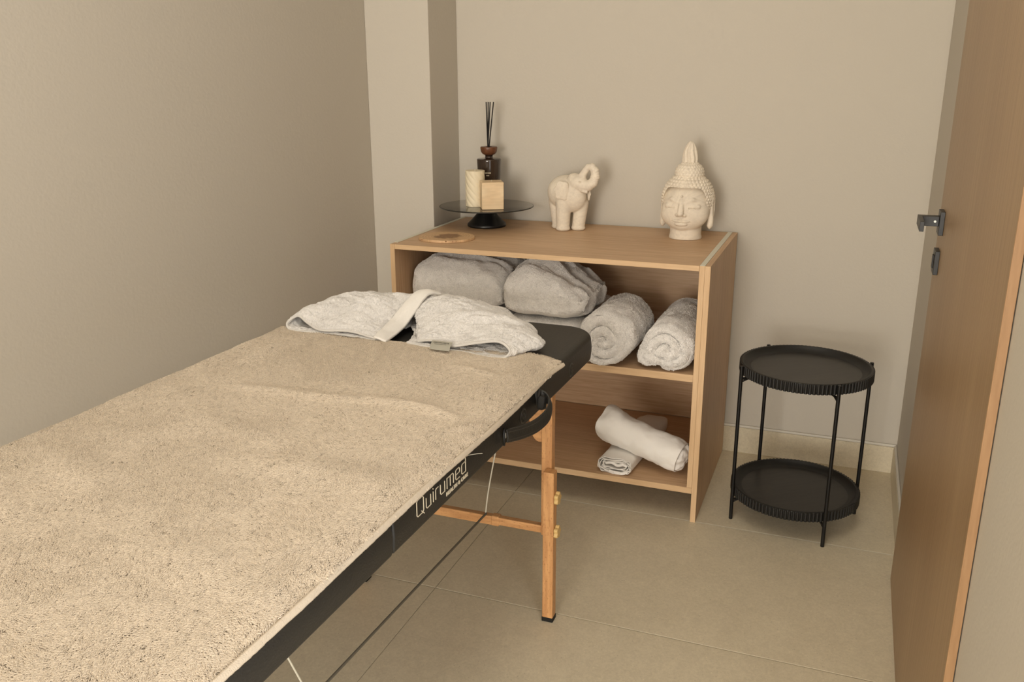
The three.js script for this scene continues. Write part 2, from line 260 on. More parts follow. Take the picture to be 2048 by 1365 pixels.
{ const w = new THREE.Group(); w.name = 'window_1'; scene.add(w); struct(w);
  const mf = std('#e8e6df', 0.5), f = 0.045, z0 = ZB + 0.05, z1 = ZB + 0.10;
  mesh('window_frame', [box(WIN.x0, WIN.x0 + f, WIN.y0, WIN.y1, z0, z1), box(WIN.x1 - f, WIN.x1, WIN.y0, WIN.y1, z0, z1), box(WIN.x0, WIN.x1, WIN.y0, WIN.y0 + f, z0, z1), box(WIN.x0, WIN.x1, WIN.y1 - f, WIN.y1, z0, z1)], mf, w);
  mesh('pane', box(WIN.x0 + f, WIN.x1 - f, WIN.y0 + f, WIN.y1 - f, z0 + 0.02, z0 + 0.026, 0), new THREE.MeshPhysicalMaterial({ color: '#ffffff', roughness: 0, transmission: 1, thickness: 0 }), w); }
{ const b = new THREE.Group(); b.name = 'baseboard_back'; scene.add(b); struct(b);
  mesh('skirting_tile', box(XC, XR, 0, HB - 0.004, 0, 0.010, 0.001), mTile, b); mesh('sealant_line', box(XC, XR, HB - 0.0045, HB + 0.005, 0, 0.0085, 0.004), mSealant, b);
  const r = new THREE.Group(); r.name = 'baseboard_right'; scene.add(r); struct(r);
  mesh('skirting_tile', box(XR - 0.010, XR, 0, HB - 0.004, 0.012, 1.6, 0.001), mTile, r); mesh('sealant_line', box(XR - 0.0085, XR, HB - 0.0045, HB + 0.005, 0.008, 1.6, 0.004), mSealant, r);
  const l = new THREE.Group(); l.name = 'baseboard_left'; scene.add(l); struct(l);
  mesh('skirting_tile', [box(XL, XL + 0.010, 0, HB - 0.004, ZC, ZB, 0.001), box(XL + 0.010, XC - 0.004, 0, HB - 0.004, ZC, ZC + 0.010, 0.001)], mTile, l); }

{ const l = thing('ceiling_light', 'flat white ceiling light panel overhead', 'ceiling light', [PANEL.x, 2.52, PANEL.z]);
  mesh('housing', [box(-PANEL.w / 2, PANEL.w / 2, 0.004, 0.03, -PANEL.d / 2, PANEL.d / 2, 0.002)], std('#e8e6df', 0.5), l);
  mesh('diffuser', box(-PANEL.w / 2 + 0.012, PANEL.w / 2 - 0.012, 0, 0.004, -PANEL.d / 2 + 0.012, PANEL.d / 2 - 0.012, 0.001), std('#f4f0e6', 0.6, { emissive: new THREE.Color().setRGB(1, 0.94, 0.85), emissiveIntensity: 1.2 }), l); }

// ------------------------------------------------------------------ sliding door on the right wall
{ const d = new THREE.Group(); d.name = 'door_1'; scene.add(d); struct(d); d.userData.label = 'pale oak veneer door standing along the right wall';
  const x0 = 1.044, x1 = 1.0565, z0 = 0.72, z1 = 1.772, y0 = 0.004, y1 = 2.12;
  mesh('door_panel', box(x0, x1, y0, y1, z0, z1 - 0.002, 0.001, true), mDoor, d);
  mesh('edge_banding', box(x0, x1, y0, y1, z1 - 0.002, z1, 0.0006, true), mDoorEdge, d);
  const h = mesh('door_handle', [box(x0 - 0.010, x0, 0.953, 1.006, 0.795, 0.848, 0.001), box(x0 - 0.046, x0 - 0.010, 0.971, 0.993, 0.806, 0.830, 0.0008), box(x0 - 0.054, x0 - 0.045, 0.971, 0.993, 0.806, 0.915, 0.0008)], mHandle, d); h.userData.label = 'black square lever handle';
  const sc = new THREE.CylinderGeometry(0.0025, 0.0025, 0.002, 16).rotateX(Math.PI / 2).translate(x0 - 0.018, 0.982, 0.8305); mesh('grub_screw', sc, mSteel, h);
  const e = mesh('lock_escutcheon', [box(x0 - 0.010, x0, 0.863, 0.917, 0.795, 0.848, 0.001)], mHandle, d); e.userData.label = 'black square thumb turn plate';
  mesh('thumb_turn', box(x0 - 0.013, x0 - 0.010, 0.875, 0.905, 0.812, 0.831, 0.001), mHandle, e);
  mesh('door_track', box(1.046, 1.058, 2.13, 2.17, 0.6, 3.2, 0.002), mHandle, d); }

// ------------------------------------------------------------------ bookcase
const H = 0.7895, D = 0.5855;
{ const b = thing('bookcase', 'low open oak bookcase with one shelf against the back wall', 'bookcase', [0, 0, D / 2]);
  const q = (name, x0, x1, y0, y1, z0, z1, o, edgeFront = true) => {
    const m = mesh(name, box(x0, x1, y0, y1, z0 - D / 2, z1 - D / 2 - (edgeFront ? 0.001 : 0), 0.0008, o, [rnd(), rnd()]), mOak, b);
    if (edgeFront) mesh('edge_banding', box(x0 + 0.0002, x1 - 0.0002, y0 + 0.0002, y1 - 0.0002, z1 - D / 2 - 0.001, z1 - D / 2, 0.0004, o), mOakEdge, m);
    return m; };
  q('outer_side_panel', 0.484, 0.5, 0, H, 0.012, D, true);
  q('side_panel', 0.4685, 0.4838, 0.1115, H - 0.0005, 0.012, D - 0.0012, true);
  q('outer_side_panel', -0.5, -0.4845, 0, H, 0.012, D, true);
  q('top_board', -0.4843, 0.4683, 0.774, H, 0.012, D, false);
  q('shelf_board', -0.4843, 0.4683, 0.4445, 0.4665, 0.02, D - 0.004, false);
  q('bottom_board', -0.4843, 0.4838, 0.092, 0.111, 0.02, D - 0.002, false);
  q('back_panel', -0.4843, 0.4683, 0.111, 0.774, 0.012, 0.018, false, false);
  mesh('edge_strip', box(0.4688, 0.4836, H - 0.0006, H + 0.0006, 0.013 - D / 2, D - 0.003 - D / 2, 0.0003), mStrip, b).userData.label = 'unfinished white top edge';
  mesh('edge_strip', box(-0.4998, -0.487, H, H + 0.0012, 0.013 - D / 2, D - 0.03 - D / 2, 0.0004), mStrip, b).userData.label = 'unfinished white top edge'; }

// ------------------------------------------------------------------ massage table (turned by about one degree)
const T = 0.676, PB = 0.608;                       // top and underside of the pad
const edgeX = (z) => 0.268 - 0.0165 * (z - 0.95);   // right flank of the pad
const leftX = (z) => -0.452 - 0.0165 * (z - 0.95);
const tableGroup = thing('massage_table', 'black padded folding massage table on beech legs', 'massage table', [0, 0, 1.7]);
function padGeo(z0, z1, rFar, rNear) {               // rounded plan, rounded rim
  const ring = [], R = [[leftX(z1), z1, rNear], [edgeX(z1), z1, rNear], [edgeX(z0), z0, rFar], [leftX(z0), z0, rFar]];
  const sgn = [[1, -1, Math.PI / 2], [-1, -1, 0], [-1, 1, -Math.PI / 2], [1, 1, -Math.PI]];
  const per = [];
  for (let k = 0; k < 4; k++) { const [x, z, r] = R[k], [sx, sz] = sgn[k], cx = x + sx * r, cz = z + sz * r; for (let a = 0; a <= 12; a++) { const t = sgn[k][2] + Math.PI / 2 * (1 - a / 12) ; per.push([cx, cz, Math.cos(t), Math.sin(t), r]); } }
  // resample long sides
  const pts = []; for (let k = 0; k < per.length; k++) { const A = per[k], B = per[(k + 1) % per.length]; pts.push(A); const ax = A[0] + A[2] * A[4], az = A[1] + A[3] * A[4], bx = B[0] + B[2] * B[4], bz = B[1] + B[3] * B[4], L = Math.hypot(bx - ax, bz - az), n = Math.floor(L / 0.03); for (let i = 1; i < n; i++) { const t = i / n; pts.push([mix(ax, bx, t), mix(az, bz, t), A[2], A[3], 0]); } }
  const prof = []; const rt = 0.016, rb = 0.007;     // inset, height
  for (let a = 0; a <= 8; a++) { const t = a / 8 * Math.PI / 2; prof.push([rb - rb * Math.sin(t), PB + rb - rb * Math.cos(t)]); }
  prof.push([-0.0015, PB + 0.022], [-0.0022, (PB + T) / 2], [-0.001, T - 0.024]);
  for (let a = 0; a <= 10; a++) { const t = a / 10 * Math.PI / 2; prof.push([rt - rt * Math.cos(t), T - rt + rt * Math.sin(t)]); }
  const pos = [], idx = [], n = pts.length;
  for (const [ins, y] of prof) for (const [cx, cz, dx, dz, r] of pts) pos.push(cx + dx * (r - ins), y, cz + dz * (r - ins));
  for (let i = 0; i < prof.length - 1; i++) for (let k = 0; k < n; k++) { const a = i * n + k, b = i * n + (k + 1) % n; idx.push(a, b, a + n, b, b + n, a + n); }
  const ct = pos.length / 3; pos.push((edgeX(1.7) + leftX(1.7)) / 2, T, (z0 + z1) / 2); const cb = ct + 1; pos.push((edgeX(1.7) + leftX(1.7)) / 2, PB, (z0 + z1) / 2);
  for (let k = 0; k < n; k++) { idx.push((prof.length - 1) * n + k, (prof.length - 1) * n + (k + 1) % n, ct); idx.push((k + 1) % n, k, cb); }
  const g = new THREE.BufferGeometry(); g.setAttribute('position', new THREE.Float32BufferAttribute(pos, 3)); g.setIndex(idx); g.computeVertexNormals();
  const uv = []; for (let i = 0; i < pos.length; i += 3) uv.push(pos[i + 2], pos[i] + pos[i + 1]); g.setAttribute('uv', new THREE.Float32BufferAttribute(uv, 2)); return g;
}
const TZ = -1.7;
{ const t = tableGroup, mv = (g) => g.translate(0, 0, TZ);
  const p1 = mesh('pad', mv(padGeo(0.895, 1.983, 0.085, 0.004)), mVinyl, t); mesh('pad', mv(padGeo(1.987, 2.78, 0.004, 0.085)), mVinyl, t);
  for (const z of [1.132, 1.445]) { const x = edgeX(z) + 0.001; mesh('air_vent', [new THREE.TorusGeometry(0.0145, 0.0022, 10, 28).rotateY(Math.PI / 2).translate(x + 0.001, 0.636, z + TZ), new THREE.TorusGeometry(0.0055, 0.0022, 10, 20).rotateY(Math.PI / 2).translate(x + 0.001, 0.636, z + TZ), new THREE.CylinderGeometry(0.0115, 0.0115, 0.002, 24).rotateZ(Math.PI / 2).translate(x, 0.636, z + TZ)], mVent, p1); }
  // carrying strap: a stitched ribbon with a padded end and a ring
  const path = new THREE.CatmullRomCurve3([V(0.262, 0.648, 1.372), V(0.283, 0.652, 1.366), V(0.297, 0.643, 1.374), V(0.302, 0.629, 1.400), V(0.296, 0.622, 1.445), V(0.286, 0.627, 1.50), V(0.272, 0.639, 1.562)]), rows = [];
  for (let i = 0; i <= 24; i++) { const q = path.getPoint(i / 24), tw = mix(0.5, 0.1, i / 24), w = 0.0130; rows.push([[q.x - Math.sin(tw) * w, q.y + w, q.z + TZ], [q.x + 0.0015, q.y, q.z + TZ], [q.x + Math.sin(tw) * w * 0.3, q.y - w, q.z + TZ]]); }
  const strap = mesh('carrying_strap', cloth(rows, 60, 10, 0.0035), mVinyl, t);
  mesh('stitching', [0.2, 0.4, 0.6, 0.8].map((v) => tube(rows.map((r) => V(mix(r[0][0], r[2][0], v) + 0.0024, mix(r[0][1], r[2][1], v), r[1][2])), 0.0010, 60, 5)), mVent, strap);
  mesh('strap_end', [new RoundedBoxGeometry(0.016, 0.030, 0.026, 3, 0.006).rotateX(-0.3).translate(0.279, 0.642, 1.376 + TZ), new RoundedBoxGeometry(0.006, 0.02, 0.012, 2, 0.002).rotateX(-0.4).translate(0.272, 0.660, 1.374 + TZ)], mVinyl, strap);
  mesh('strap_ring', new THREE.TorusGeometry(0.0125, 0.0025, 10, 28).scale(0.55, 1.25, 1).rotateY(Math.PI / 2 + 0.35).translate(0.268, 0.639, 1.568 + TZ), mBlackMetal, strap);
  mesh('ring_pin', box(0.2655, 0.270, 0.634, 0.646, 1.555 + TZ, 1.563 + TZ, 0.001), mSteel, strap);
  // legs
  const leg = (xu0, xl0, z, side) => {
    const up = mesh('leg', box(xu0, xu0 + 0.026, 0.222, PB, z - 0.026 + TZ, z - 0.001 + TZ, 0.002, true), mBeech, t);
    const lo = mesh('leg_extension', box(xl0, xl0 + 0.027, 0.010, 0.405, z + TZ, z + 0.026 + TZ, 0.002, true), mBeech, up);
    mesh('rubber_foot', box(xl0 - 0.0008, xl0 + 0.0278, 0, 0.012, z - 0.0008 + TZ, z + 0.0268 + TZ, 0.001), mRubber, up);
    for (const y of [0.336, 0.247]) { const s = new THREE.Shape(); for (let a = 0; a <= 60; a++) { const th = a / 60 * Math.PI * 2, r = 0.0128 + 0.0022 * Math.cos(th * 5); a ? s.lineTo(Math.cos(th) * r, Math.sin(th) * r) : s.moveTo(r, 0); }
      const x = side > 0 ? xl0 + 0.0275 : xl0 - 0.0105; mesh('wing_knob', new THREE.ExtrudeGeometry(s, { depth: 0.007, bevelEnabled: true, bevelSize: 0.0014, bevelThickness: 0.0014, bevelSegments: 2 }).rotateY(Math.PI / 2).translate(x + 0.0015, y, z + 0.012 + TZ), mKnob, up); }
    return up; };
  leg(0.216, 0.2295, 1.195, 1); leg(-0.280, -0.2945, 1.195, -1);
  leg(0.193, 0.2065, 2.56, 1); leg(-0.303, -0.3175, 2.56, -1);
  for (const [z, x0, x1] of [[1.182, -0.257, 0.217], [2.547, -0.28, 0.194]]) { const s = mesh('stretcher', box(x0, 0.092, 0.222, 0.247, z - 0.009 + TZ, z + 0.009 + TZ, 0.003), mBeech, t); mesh('stretcher_joint', [box(0.088, x1, 0.226, 0.247, z - 0.007 + TZ, z + 0.0105 + TZ, 0.003), box(0.083, 0.105, 0.222, 0.2495, z - 0.010 + TZ, z + 0.0115 + TZ, 0.004)], mBeech, s); }
  const bs = new THREE.Shape(); bs.moveTo(0, 0); bs.lineTo(0, -0.142); bs.lineTo(-0.012, -0.142); bs.quadraticCurveTo(-0.026, -0.138, -0.030, -0.112); bs.lineTo(-0.052, 0); bs.lineTo(0, 0);
  mesh('brace_plate', new THREE.ExtrudeGeometry(bs, { depth: 0.012, bevelEnabled: true, bevelSize: 0.0015, bevelThickness: 0.0015, bevelSegments: 2 }).translate(0.217, PB, 1.172 + TZ), mBeech, t);
  mesh('tension_cable', rod(V(0.068, 0.249, 1.185 + TZ), V(0.018, 0.249, 2.54 + TZ), 0.0028), mCableGrey, t);
  mesh('tension_cable', [tube([V(0.066, 0.247, 1.184 + TZ), V(0.069, 0.275, 1.184 + TZ), V(0.0745, 0.315, 1.183 + TZ), V(0.092, 0.43, 1.17 + TZ), V(0.115, PB, 1.12 + TZ)], 0.0018, 40, 8)], mCableWhite, t);
  mesh('tension_cable', rod(V(0.033, 0.249, 1.925 + TZ), V(0.036, PB, 2.085 + TZ), 0.0018), mCableWhite, t);
  // embroidered name on the flank: strokes laid along -z
  const glyph = { Q: [[[0.1, 1], [0, 0.92], [0, 0.1], [0.1, 0], [0.62, 0], [0.72, 0.12], [0.72, 0.88], [0.62, 1], [0.1, 1]], [[0.5, 0.14], [0.78, -0.14]]], u: [[[0, 0.66], [0, 0.1], [0.08, 0], [0.5, 0]], [[0.5, 0.66], [0.5, 0]]], i: [[[0, 0], [0, 0.66]], [[0, 0.8], [0, 0.86]]], r: [[[0, 0], [0, 0.58], [0.08, 0.66], [0.32, 0.66]]], m: [[[0, 0], [0, 0.66], [0.7, 0.66], [0.78, 0.58], [0.78, 0]], [[0.39, 0.66], [0.39, 0]]], e: [[[0.5, 0], [0.08, 0], [0, 0.08], [0, 0.58], [0.08, 0.66], [0.42, 0.66], [0.5, 0.58], [0.5, 0.36], [0.06, 0.33]]], d: [[[0.5, 0], [0.08, 0], [0, 0.08], [0, 0.58], [0.08, 0.66], [0.5, 0.66]], [[0.5, 0], [0.5, 1]]] };
  const S = 0.0285, adv = { Q: 1.0, u: 0.78, i: 0.27, r: 0.55, m: 1.06, e: 0.76, d: 0.72 }; let X = 0; const strokes = [], z0 = 1.913, y0 = 0.6375;
  const place = (px, py) => { const z = z0 - px * S * 1.13; return V(edgeX(z) + 0.0030, y0 + py * S, z + TZ); };
  for (const ch of 'Quirumed') { for (const st of glyph[ch]) for (let k = 0; k < st.length - 1; k++) strokes.push(rod(place(X + st[k][0], st[k][1]), place(X + st[k + 1][0], st[k + 1][1]), 0.0009, 6)); X += adv[ch]; }
  strokes.push(new THREE.TorusGeometry(0.0022, 0.0006, 6, 16).rotateY(Math.PI / 2).translate(...place(X + 0.02, 0.96).toArray()));
  const font = await new FontLoader().loadAsync('fonts/droid/droid_sans_bold.typeface.json');
  const tg = new TextGeometry('HEALTH & CARE', { font, size: 0.0072, depth: 0.0012, curveSegments: 3 }); tg.computeBoundingBox(); tg.scale(0.088 / tg.boundingBox.max.x, 1, 1).rotateY(Math.PI / 2 - 0.0165).translate(edgeX(1.81) + 0.0014, 0.6235, 1.806 + TZ);
  mesh('embroidery', [...strokes, tg], mThread, p1).userData.label = 'embroidered lettering';
  mesh('loose_thread', tube([V(0.258, 0.664, 1.722 + TZ), V(0.262, 0.662, 1.712 + TZ), V(0.268, 0.661, 1.704 + TZ), V(0.274, 0.657, 1.690 + TZ)], 0.0006, 24, 5), mCableWhite, p1); }

// ------------------------------------------------------------------ beige towel on the table
{ const zFar = (s) => 1.213 + 0.02 * Math.sin(s * 5.2) + 0.035 * Math.pow(s, 10), zNear = 2.74, rows = [], NR = 26;
  for (let i = 0; i <= NR; i++) { const row = []; const t = i / NR;
    for (let j = 0; j <= 20; j++) { const s = j / 20, z = mix(zFar(s), zNear, t), xl = leftX(z) - 0.018, xr = edgeX(z) + 0.0075 + 0.004 * Math.sin(z * 9) * (1 - t); let x = mix(xl, xr, s), y = T + 0.0075;
      row.push([x, y, z]); }
    // fold the left border down the flank, let the right border just dip
    row.unshift([leftX(row[0][2]) - 0.022, T - 0.055, row[0][2]], [leftX(row[0][2]) - 0.021, T - 0.025, row[0][2]]);
    const e = row[row.length - 1]; row[row.length - 2][1] -= 0.000; e[1] -= 0.0085; rows.push(row); }
  // far right corner pokes out
  const c = rows[0][rows[0].length - 1]; c[0] += 0.012; c[1] += 0.004;
  const gauss = (x, w) => Math.exp(-x * x / (w * w));
  const seg = (px, pz, ax, az, bx, bz) => { const dx = bx - ax, dz = bz - az, t = clamp(((px - ax) * dx + (pz - az) * dz) / (dx * dx + dz * dz), 0, 1); return [Math.hypot(px - ax - dx * t, pz - az - dz * t), t]; };
  const folds = [[-0.30, 1.635, 0.0, 1.600, 0.016, 0.0085], [0.0, 1.600, 0.20, 1.632, 0.014, 0.0095], [0.17, 1.50, 0.228, 1.31, 0.012, 0.006], [0.205, 1.54, 0.24, 1.40, 0.009, 0.004], [0.20, 1.71, 0.245, 1.63, 0.012, 0.005], [-0.05, 1.915, 0.22, 1.93, 0.035, 0.007], [-0.39, 1.30, -0.395, 1.48, 0.016, 0.006], [-0.36, 1.78, -0.05, 1.82, 0.045, 0.005], [-0.18, 1.23, -0.12, 1.36, 0.013, 0.005], [0.06, 1.36, 0.18, 1.39, 0.012, 0.005], [-0.42, 2.0, -0.2, 2.1, 0.035, 0.006], [0.0, 2.2, 0.2, 2.26, 0.04, 0.005]];
  const towel = thing('bath_towel', 'beige terry bath towel spread along the massage table', 'towel', [0, T, 1.9]);
  const g = cloth(rows, 300, 160, 0.007, (u, v, p) => { let d = fbm3(p.x * 7, 3, p.z * 7) * 0.0028 + fbm3(p.x * 22, 7, p.z * 22) * 0.0012; for (const [ax, az, bx, bz, w, h] of folds) { const [q, t] = seg(p.x, p.z + 0.012 * Math.sin(p.x * 14), ax, az, bx, bz); d += gauss(q, w) * h * (0.4 + 0.6 * Math.sin(t * Math.PI)); } const e = sstep(0.93, 1, v); d += e * 0.0022 * Math.sin(p.z * 31 + 2 * Math.sin(p.z * 11)); return V(0, Math.max(d, -0.002) + 0.0005, 0); });
  g.translate(0, -T, -1.9);
  const tc = mesh('terry_cloth', g, mTowel, towel); addPile(tc, towelTuft, mTowelPile, 190000, flowXZ, (p, n) => n.y > 0.25 && p.x < edgeX(p.z + 1.9) + 0.0055, 0.45);
  const hem = []; for (let i = 0; i <= NR; i++) { const e = rows[i][rows[i].length - 1]; hem.push([[e[0] - 0.0005, e[1] + 0.0060, e[2]], [e[0] + 0.0018, e[1] + 0.0036, e[2]], [e[0] + 0.0036, e[1] - 0.0005, e[2]]]); }
  mesh('hem', cloth(hem, 300, 10, 0.0036, (u, v, p) => 0.0006 * Math.sin(p.z * 31 + 2 * Math.sin(p.z * 11)) + 0.0005 * n3(p.z * 300, v * 3, 0)).translate(0, -T, -1.9), mHem, towel); }

// ------------------------------------------------------------------ white bathrobe laid over the head end
{ const r = thing('bathrobe', 'white terry bathrobe with open sleeves laid across the massage table', 'bathrobe', [0, T, 1.1]);
  const wr = (a, k) => (u, v, p) => fbm3(p.x * 16 + a, p.y * 8, p.z * 16) * 0.007 * k * sstep(0, 0.15, u) + fbm3(p.x * 30 + a, p.y * 20, p.z * 75) * 0.0045 * k * sstep(0, 0.08, u) + n3(p.x * 200, p.y * 200, p.z * 200) * 0.0006 + 0.003 * Math.sin(v * 9 + u * 16 + a + 4 * fbm3(p.x * 10, 3, p.z * 10)) * sstep(0.05, 0.4, u);
  const L = [
    [[-0.172, 0.690, 1.236], [-0.29, 0.690, 1.222], [-0.40, 0.690, 1.228], [-0.446, 0.692, 1.224], [-0.456, 0.703, 1.215], [-0.438, 0.718, 1.196], [-0.392, 0.707, 1.215], [-0.355, 0.699, 1.228], [-0.27, 0.702, 1.224], [-0.19, 0.695, 1.236]],
    [[-0.180, 0.690, 1.15], [-0.29, 0.688, 1.15], [-0.39, 0.688, 1.15], [-0.436, 0.692, 1.15], [-0.446, 0.712, 1.145], [-0.422, 0.735, 1.135], [-0.375, 0.745, 1.14], [-0.33, 0.744, 1.145], [-0.26, 0.735, 1.145], [-0.185, 0.708, 1.15]],
    [[-0.170, 0.690, 1.05], [-0.28, 0.688, 1.05], [-0.36, 0.688, 1.05], [-0.400, 0.692, 1.05], [-0.408, 0.712, 1.05], [-0.385, 0.732, 1.05], [-0.345, 0.748, 1.05], [-0.30, 0.757, 1.05], [-0.24, 0.758, 1.05], [-0.165, 0.752, 1.05]],
    [[-0.150, 0.690, 0.96], [-0.25, 0.688, 0.96], [-0.31, 0.688, 0.96], [-0.345, 0.692, 0.96], [-0.352, 0.702, 0.96], [-0.335, 0.712, 0.96], [-0.30, 0.718, 0.96], [-0.26, 0.722, 0.96], [-0.21, 0.724, 0.96], [-0.145, 0.72, 0.96]]];
  const R = [
    [[-0.112, 0.689, 1.226], [-0.04, 0.690, 1.240], [0.04, 0.690, 1.246], [0.11, 0.690, 1.262], [0.150, 0.692, 1.255], [0.158, 0.704, 1.246], [0.128, 0.719, 1.232], [0.075, 0.713, 1.238], [0.01, 0.701, 1.246], [-0.045, 0.705, 1.232], [-0.085, 0.696, 1.222]],
    [[-0.130, 0.690, 1.15], [-0.05, 0.688, 1.15], [0.04, 0.688, 1.15], [0.13, 0.688, 1.15], [0.192, 0.692, 1.15], [0.203, 0.704, 1.15], [0.170, 0.724, 1.15], [0.11, 0.734, 1.15], [0.03, 0.737, 1.15], [-0.05, 0.735, 1.15], [-0.125, 0.706, 1.15]],
    [[-0.19, 0.690, 1.05], [-0.07, 0.688, 1.05], [0.01, 0.688, 1.05], [0.08, 0.688, 1.05], [0.128, 0.692, 1.05], [0.138, 0.700, 1.05], [0.11, 0.716, 1.05], [0.065, 0.736, 1.05], [0.00, 0.752, 1.05], [-0.08, 0.760, 1.05], [-0.175, 0.742, 1.05]],
    [[-0.17, 0.690, 0.96], [-0.09, 0.688, 0.96], [-0.03, 0.688, 0.96], [0.02, 0.688, 0.96], [0.05, 0.692, 0.96], [0.058, 0.70, 0.96], [0.04, 0.712, 0.96], [0.01, 0.722, 0.96], [-0.03, 0.73, 0.96], [-0.09, 0.732, 0.96], [-0.155, 0.722, 0.96]]];
  const off = (g) => g.translate(0, -T, -1.1);
  const ls = mesh('sleeve', off(cloth(L, 90, 180, 0.0045, wr(0, 1))), mRobe, r), rs = mesh('sleeve', off(cloth(R, 90, 180, 0.0045, wr(9, 1))), mRobe, r);
  for (const q of [ls, rs]) addPile(q, robeTuft, mRobePile, 34000, (p) => V(n3(p.x * 25, 1, p.z * 25) + 0.8, 0, n3(p.x * 25, 5, p.z * 25)), (p, n) => n.y > -0.2 && p.z < 0.132);
  const lip = (row, dy) => tube(row.map((q) => V(q[0], q[1] + dy, q[2] + 0.002)), 0.0032, 160, 8);
  mesh('cuff_hem', off(lip(L[0], 0)), mRobeBand, ls); mesh('cuff_hem', off(lip(R[0], 0)), mRobeBand, rs);
  const band = [[[-0.193, 0.700, 1.242], [-0.178, 0.699, 1.247], [-0.162, 0.692, 1.245]], [[-0.195, 0.720, 1.15], [-0.178, 0.717, 1.155], [-0.160, 0.705, 1.15]], [[-0.178, 0.766, 1.05], [-0.162, 0.766, 1.05], [-0.146, 0.760, 1.05]], [[-0.155, 0.762, 1.005], [-0.142, 0.762, 1.00], [-0.13, 0.755, 1.00]]];
  mesh('lapel_band', off(cloth(band, 50, 14, 0.006, (u, v, p) => fbm3(p.x * 40, 2, p.z * 40) * 0.0015)), mRobeBand, r);
  const body = [[[-0.19, 0.70, 1.06], [-0.12, 0.715, 1.06], [-0.06, 0.715, 1.06], [-0.01, 0.70, 1.05]], [[-0.20, 0.742, 1.03], [-0.12, 0.752, 1.03], [-0.06, 0.750, 1.03], [-0.01, 0.73, 1.02]], [[-0.26, 0.735, 0.99], [-0.14, 0.744, 0.99], [-0.07, 0.742, 0.99], [-0.01, 0.72, 0.98]], [[-0.26, 0.70, 0.93], [-0.14, 0.70, 0.93], [-0.07, 0.70, 0.93], [-0.01, 0.695, 0.93]]];
  mesh('back_yoke', off(cloth(body, 50, 50, 0.0045, wr(20, 1))), mRobe, r);
  const tagTex = canvasTex(128, 64, (g, w, h) => { g.fillStyle = '#a7a395'; g.fillRect(0, 0, w, h); g.fillStyle = '#4a473f'; for (let k = 0; k < 12; k++) g.fillRect(14 + k * 8.4, 10, 5.5, 9); g.fillRect(22, 26, 78, 3); });
  const tg = cloth([[[-0.036, 0.7095, 1.248], [-0.010, 0.7105, 1.251], [0.018, 0.711, 1.253]], [[-0.033, 0.705, 1.262], [-0.007, 0.706, 1.265], [0.019, 0.7065, 1.267]], [[-0.030, 0.6975, 1.274], [-0.004, 0.698, 1.277], [0.021, 0.6985, 1.279]]], 8, 10, 0.001);
  { const uv = tg.attributes.uv; let a = 0, b = 0; for (let i = 0; i < uv.count; i++) { a = Math.max(a, uv.getX(i)); b = Math.max(b, uv.getY(i)); } for (let i = 0; i < uv.count; i++) uv.setXY(i, uv.getX(i) / a, 1 - uv.getY(i) / b); }
  mesh('care_tag', off(tg), new THREE.MeshStandardMaterial({ map: tagTex, roughness: 0.6 }), rs).userData.label = 'grey woven tag'; }

// ------------------------------------------------------------------ linen in the bookcase
// star-shaped lump: superellipsoid with displacement
function lump(c, r, e, disp, nu = 150, nv = 100) {
  const pos = [], uv = [], idx = [], sp = (x, p) => Math.sign(x) * Math.pow(Math.abs(x), p);
  for (let j = 0; j <= nv; j++) for (let i = 0; i <= nu; i++) { const a = i / nu * Math.PI * 2, b = (j / nv - 0.5) * Math.PI; let p = V(sp(Math.cos(b), e) * sp(Math.cos(a), e), sp(Math.sin(b), e), sp(Math.cos(b), e) * sp(Math.sin(a), e)); p = disp(p.clone(), V(p.x * r[0], p.y * r[1], p.z * r[2])); pos.push(p.x + c[0], p.y + c[1], p.z + c[2]); uv.push(p.x + p.z * 0.6, p.y + p.z * 0.6); }
  for (let j = 0; j < nv; j++) for (let i = 0; i < nu; i++) { const a = j * (nu + 1) + i; idx.push(a, a + nu + 1, a + 1, a + 1, a + nu + 1, a + nu + 2); }
  const g = new THREE.BufferGeometry(); g.setAttribute('position', new THREE.Float32BufferAttribute(pos, 3)); g.setAttribute('uv', new THREE.Float32BufferAttribute(uv, 2)); g.setIndex(idx);
  const m = mergeVertices((() => { const k = g.clone(); return k; })(), 1e-6); m.computeVertexNormals(); return m;
}
const SH = 0.4668, BO = 0.1112;
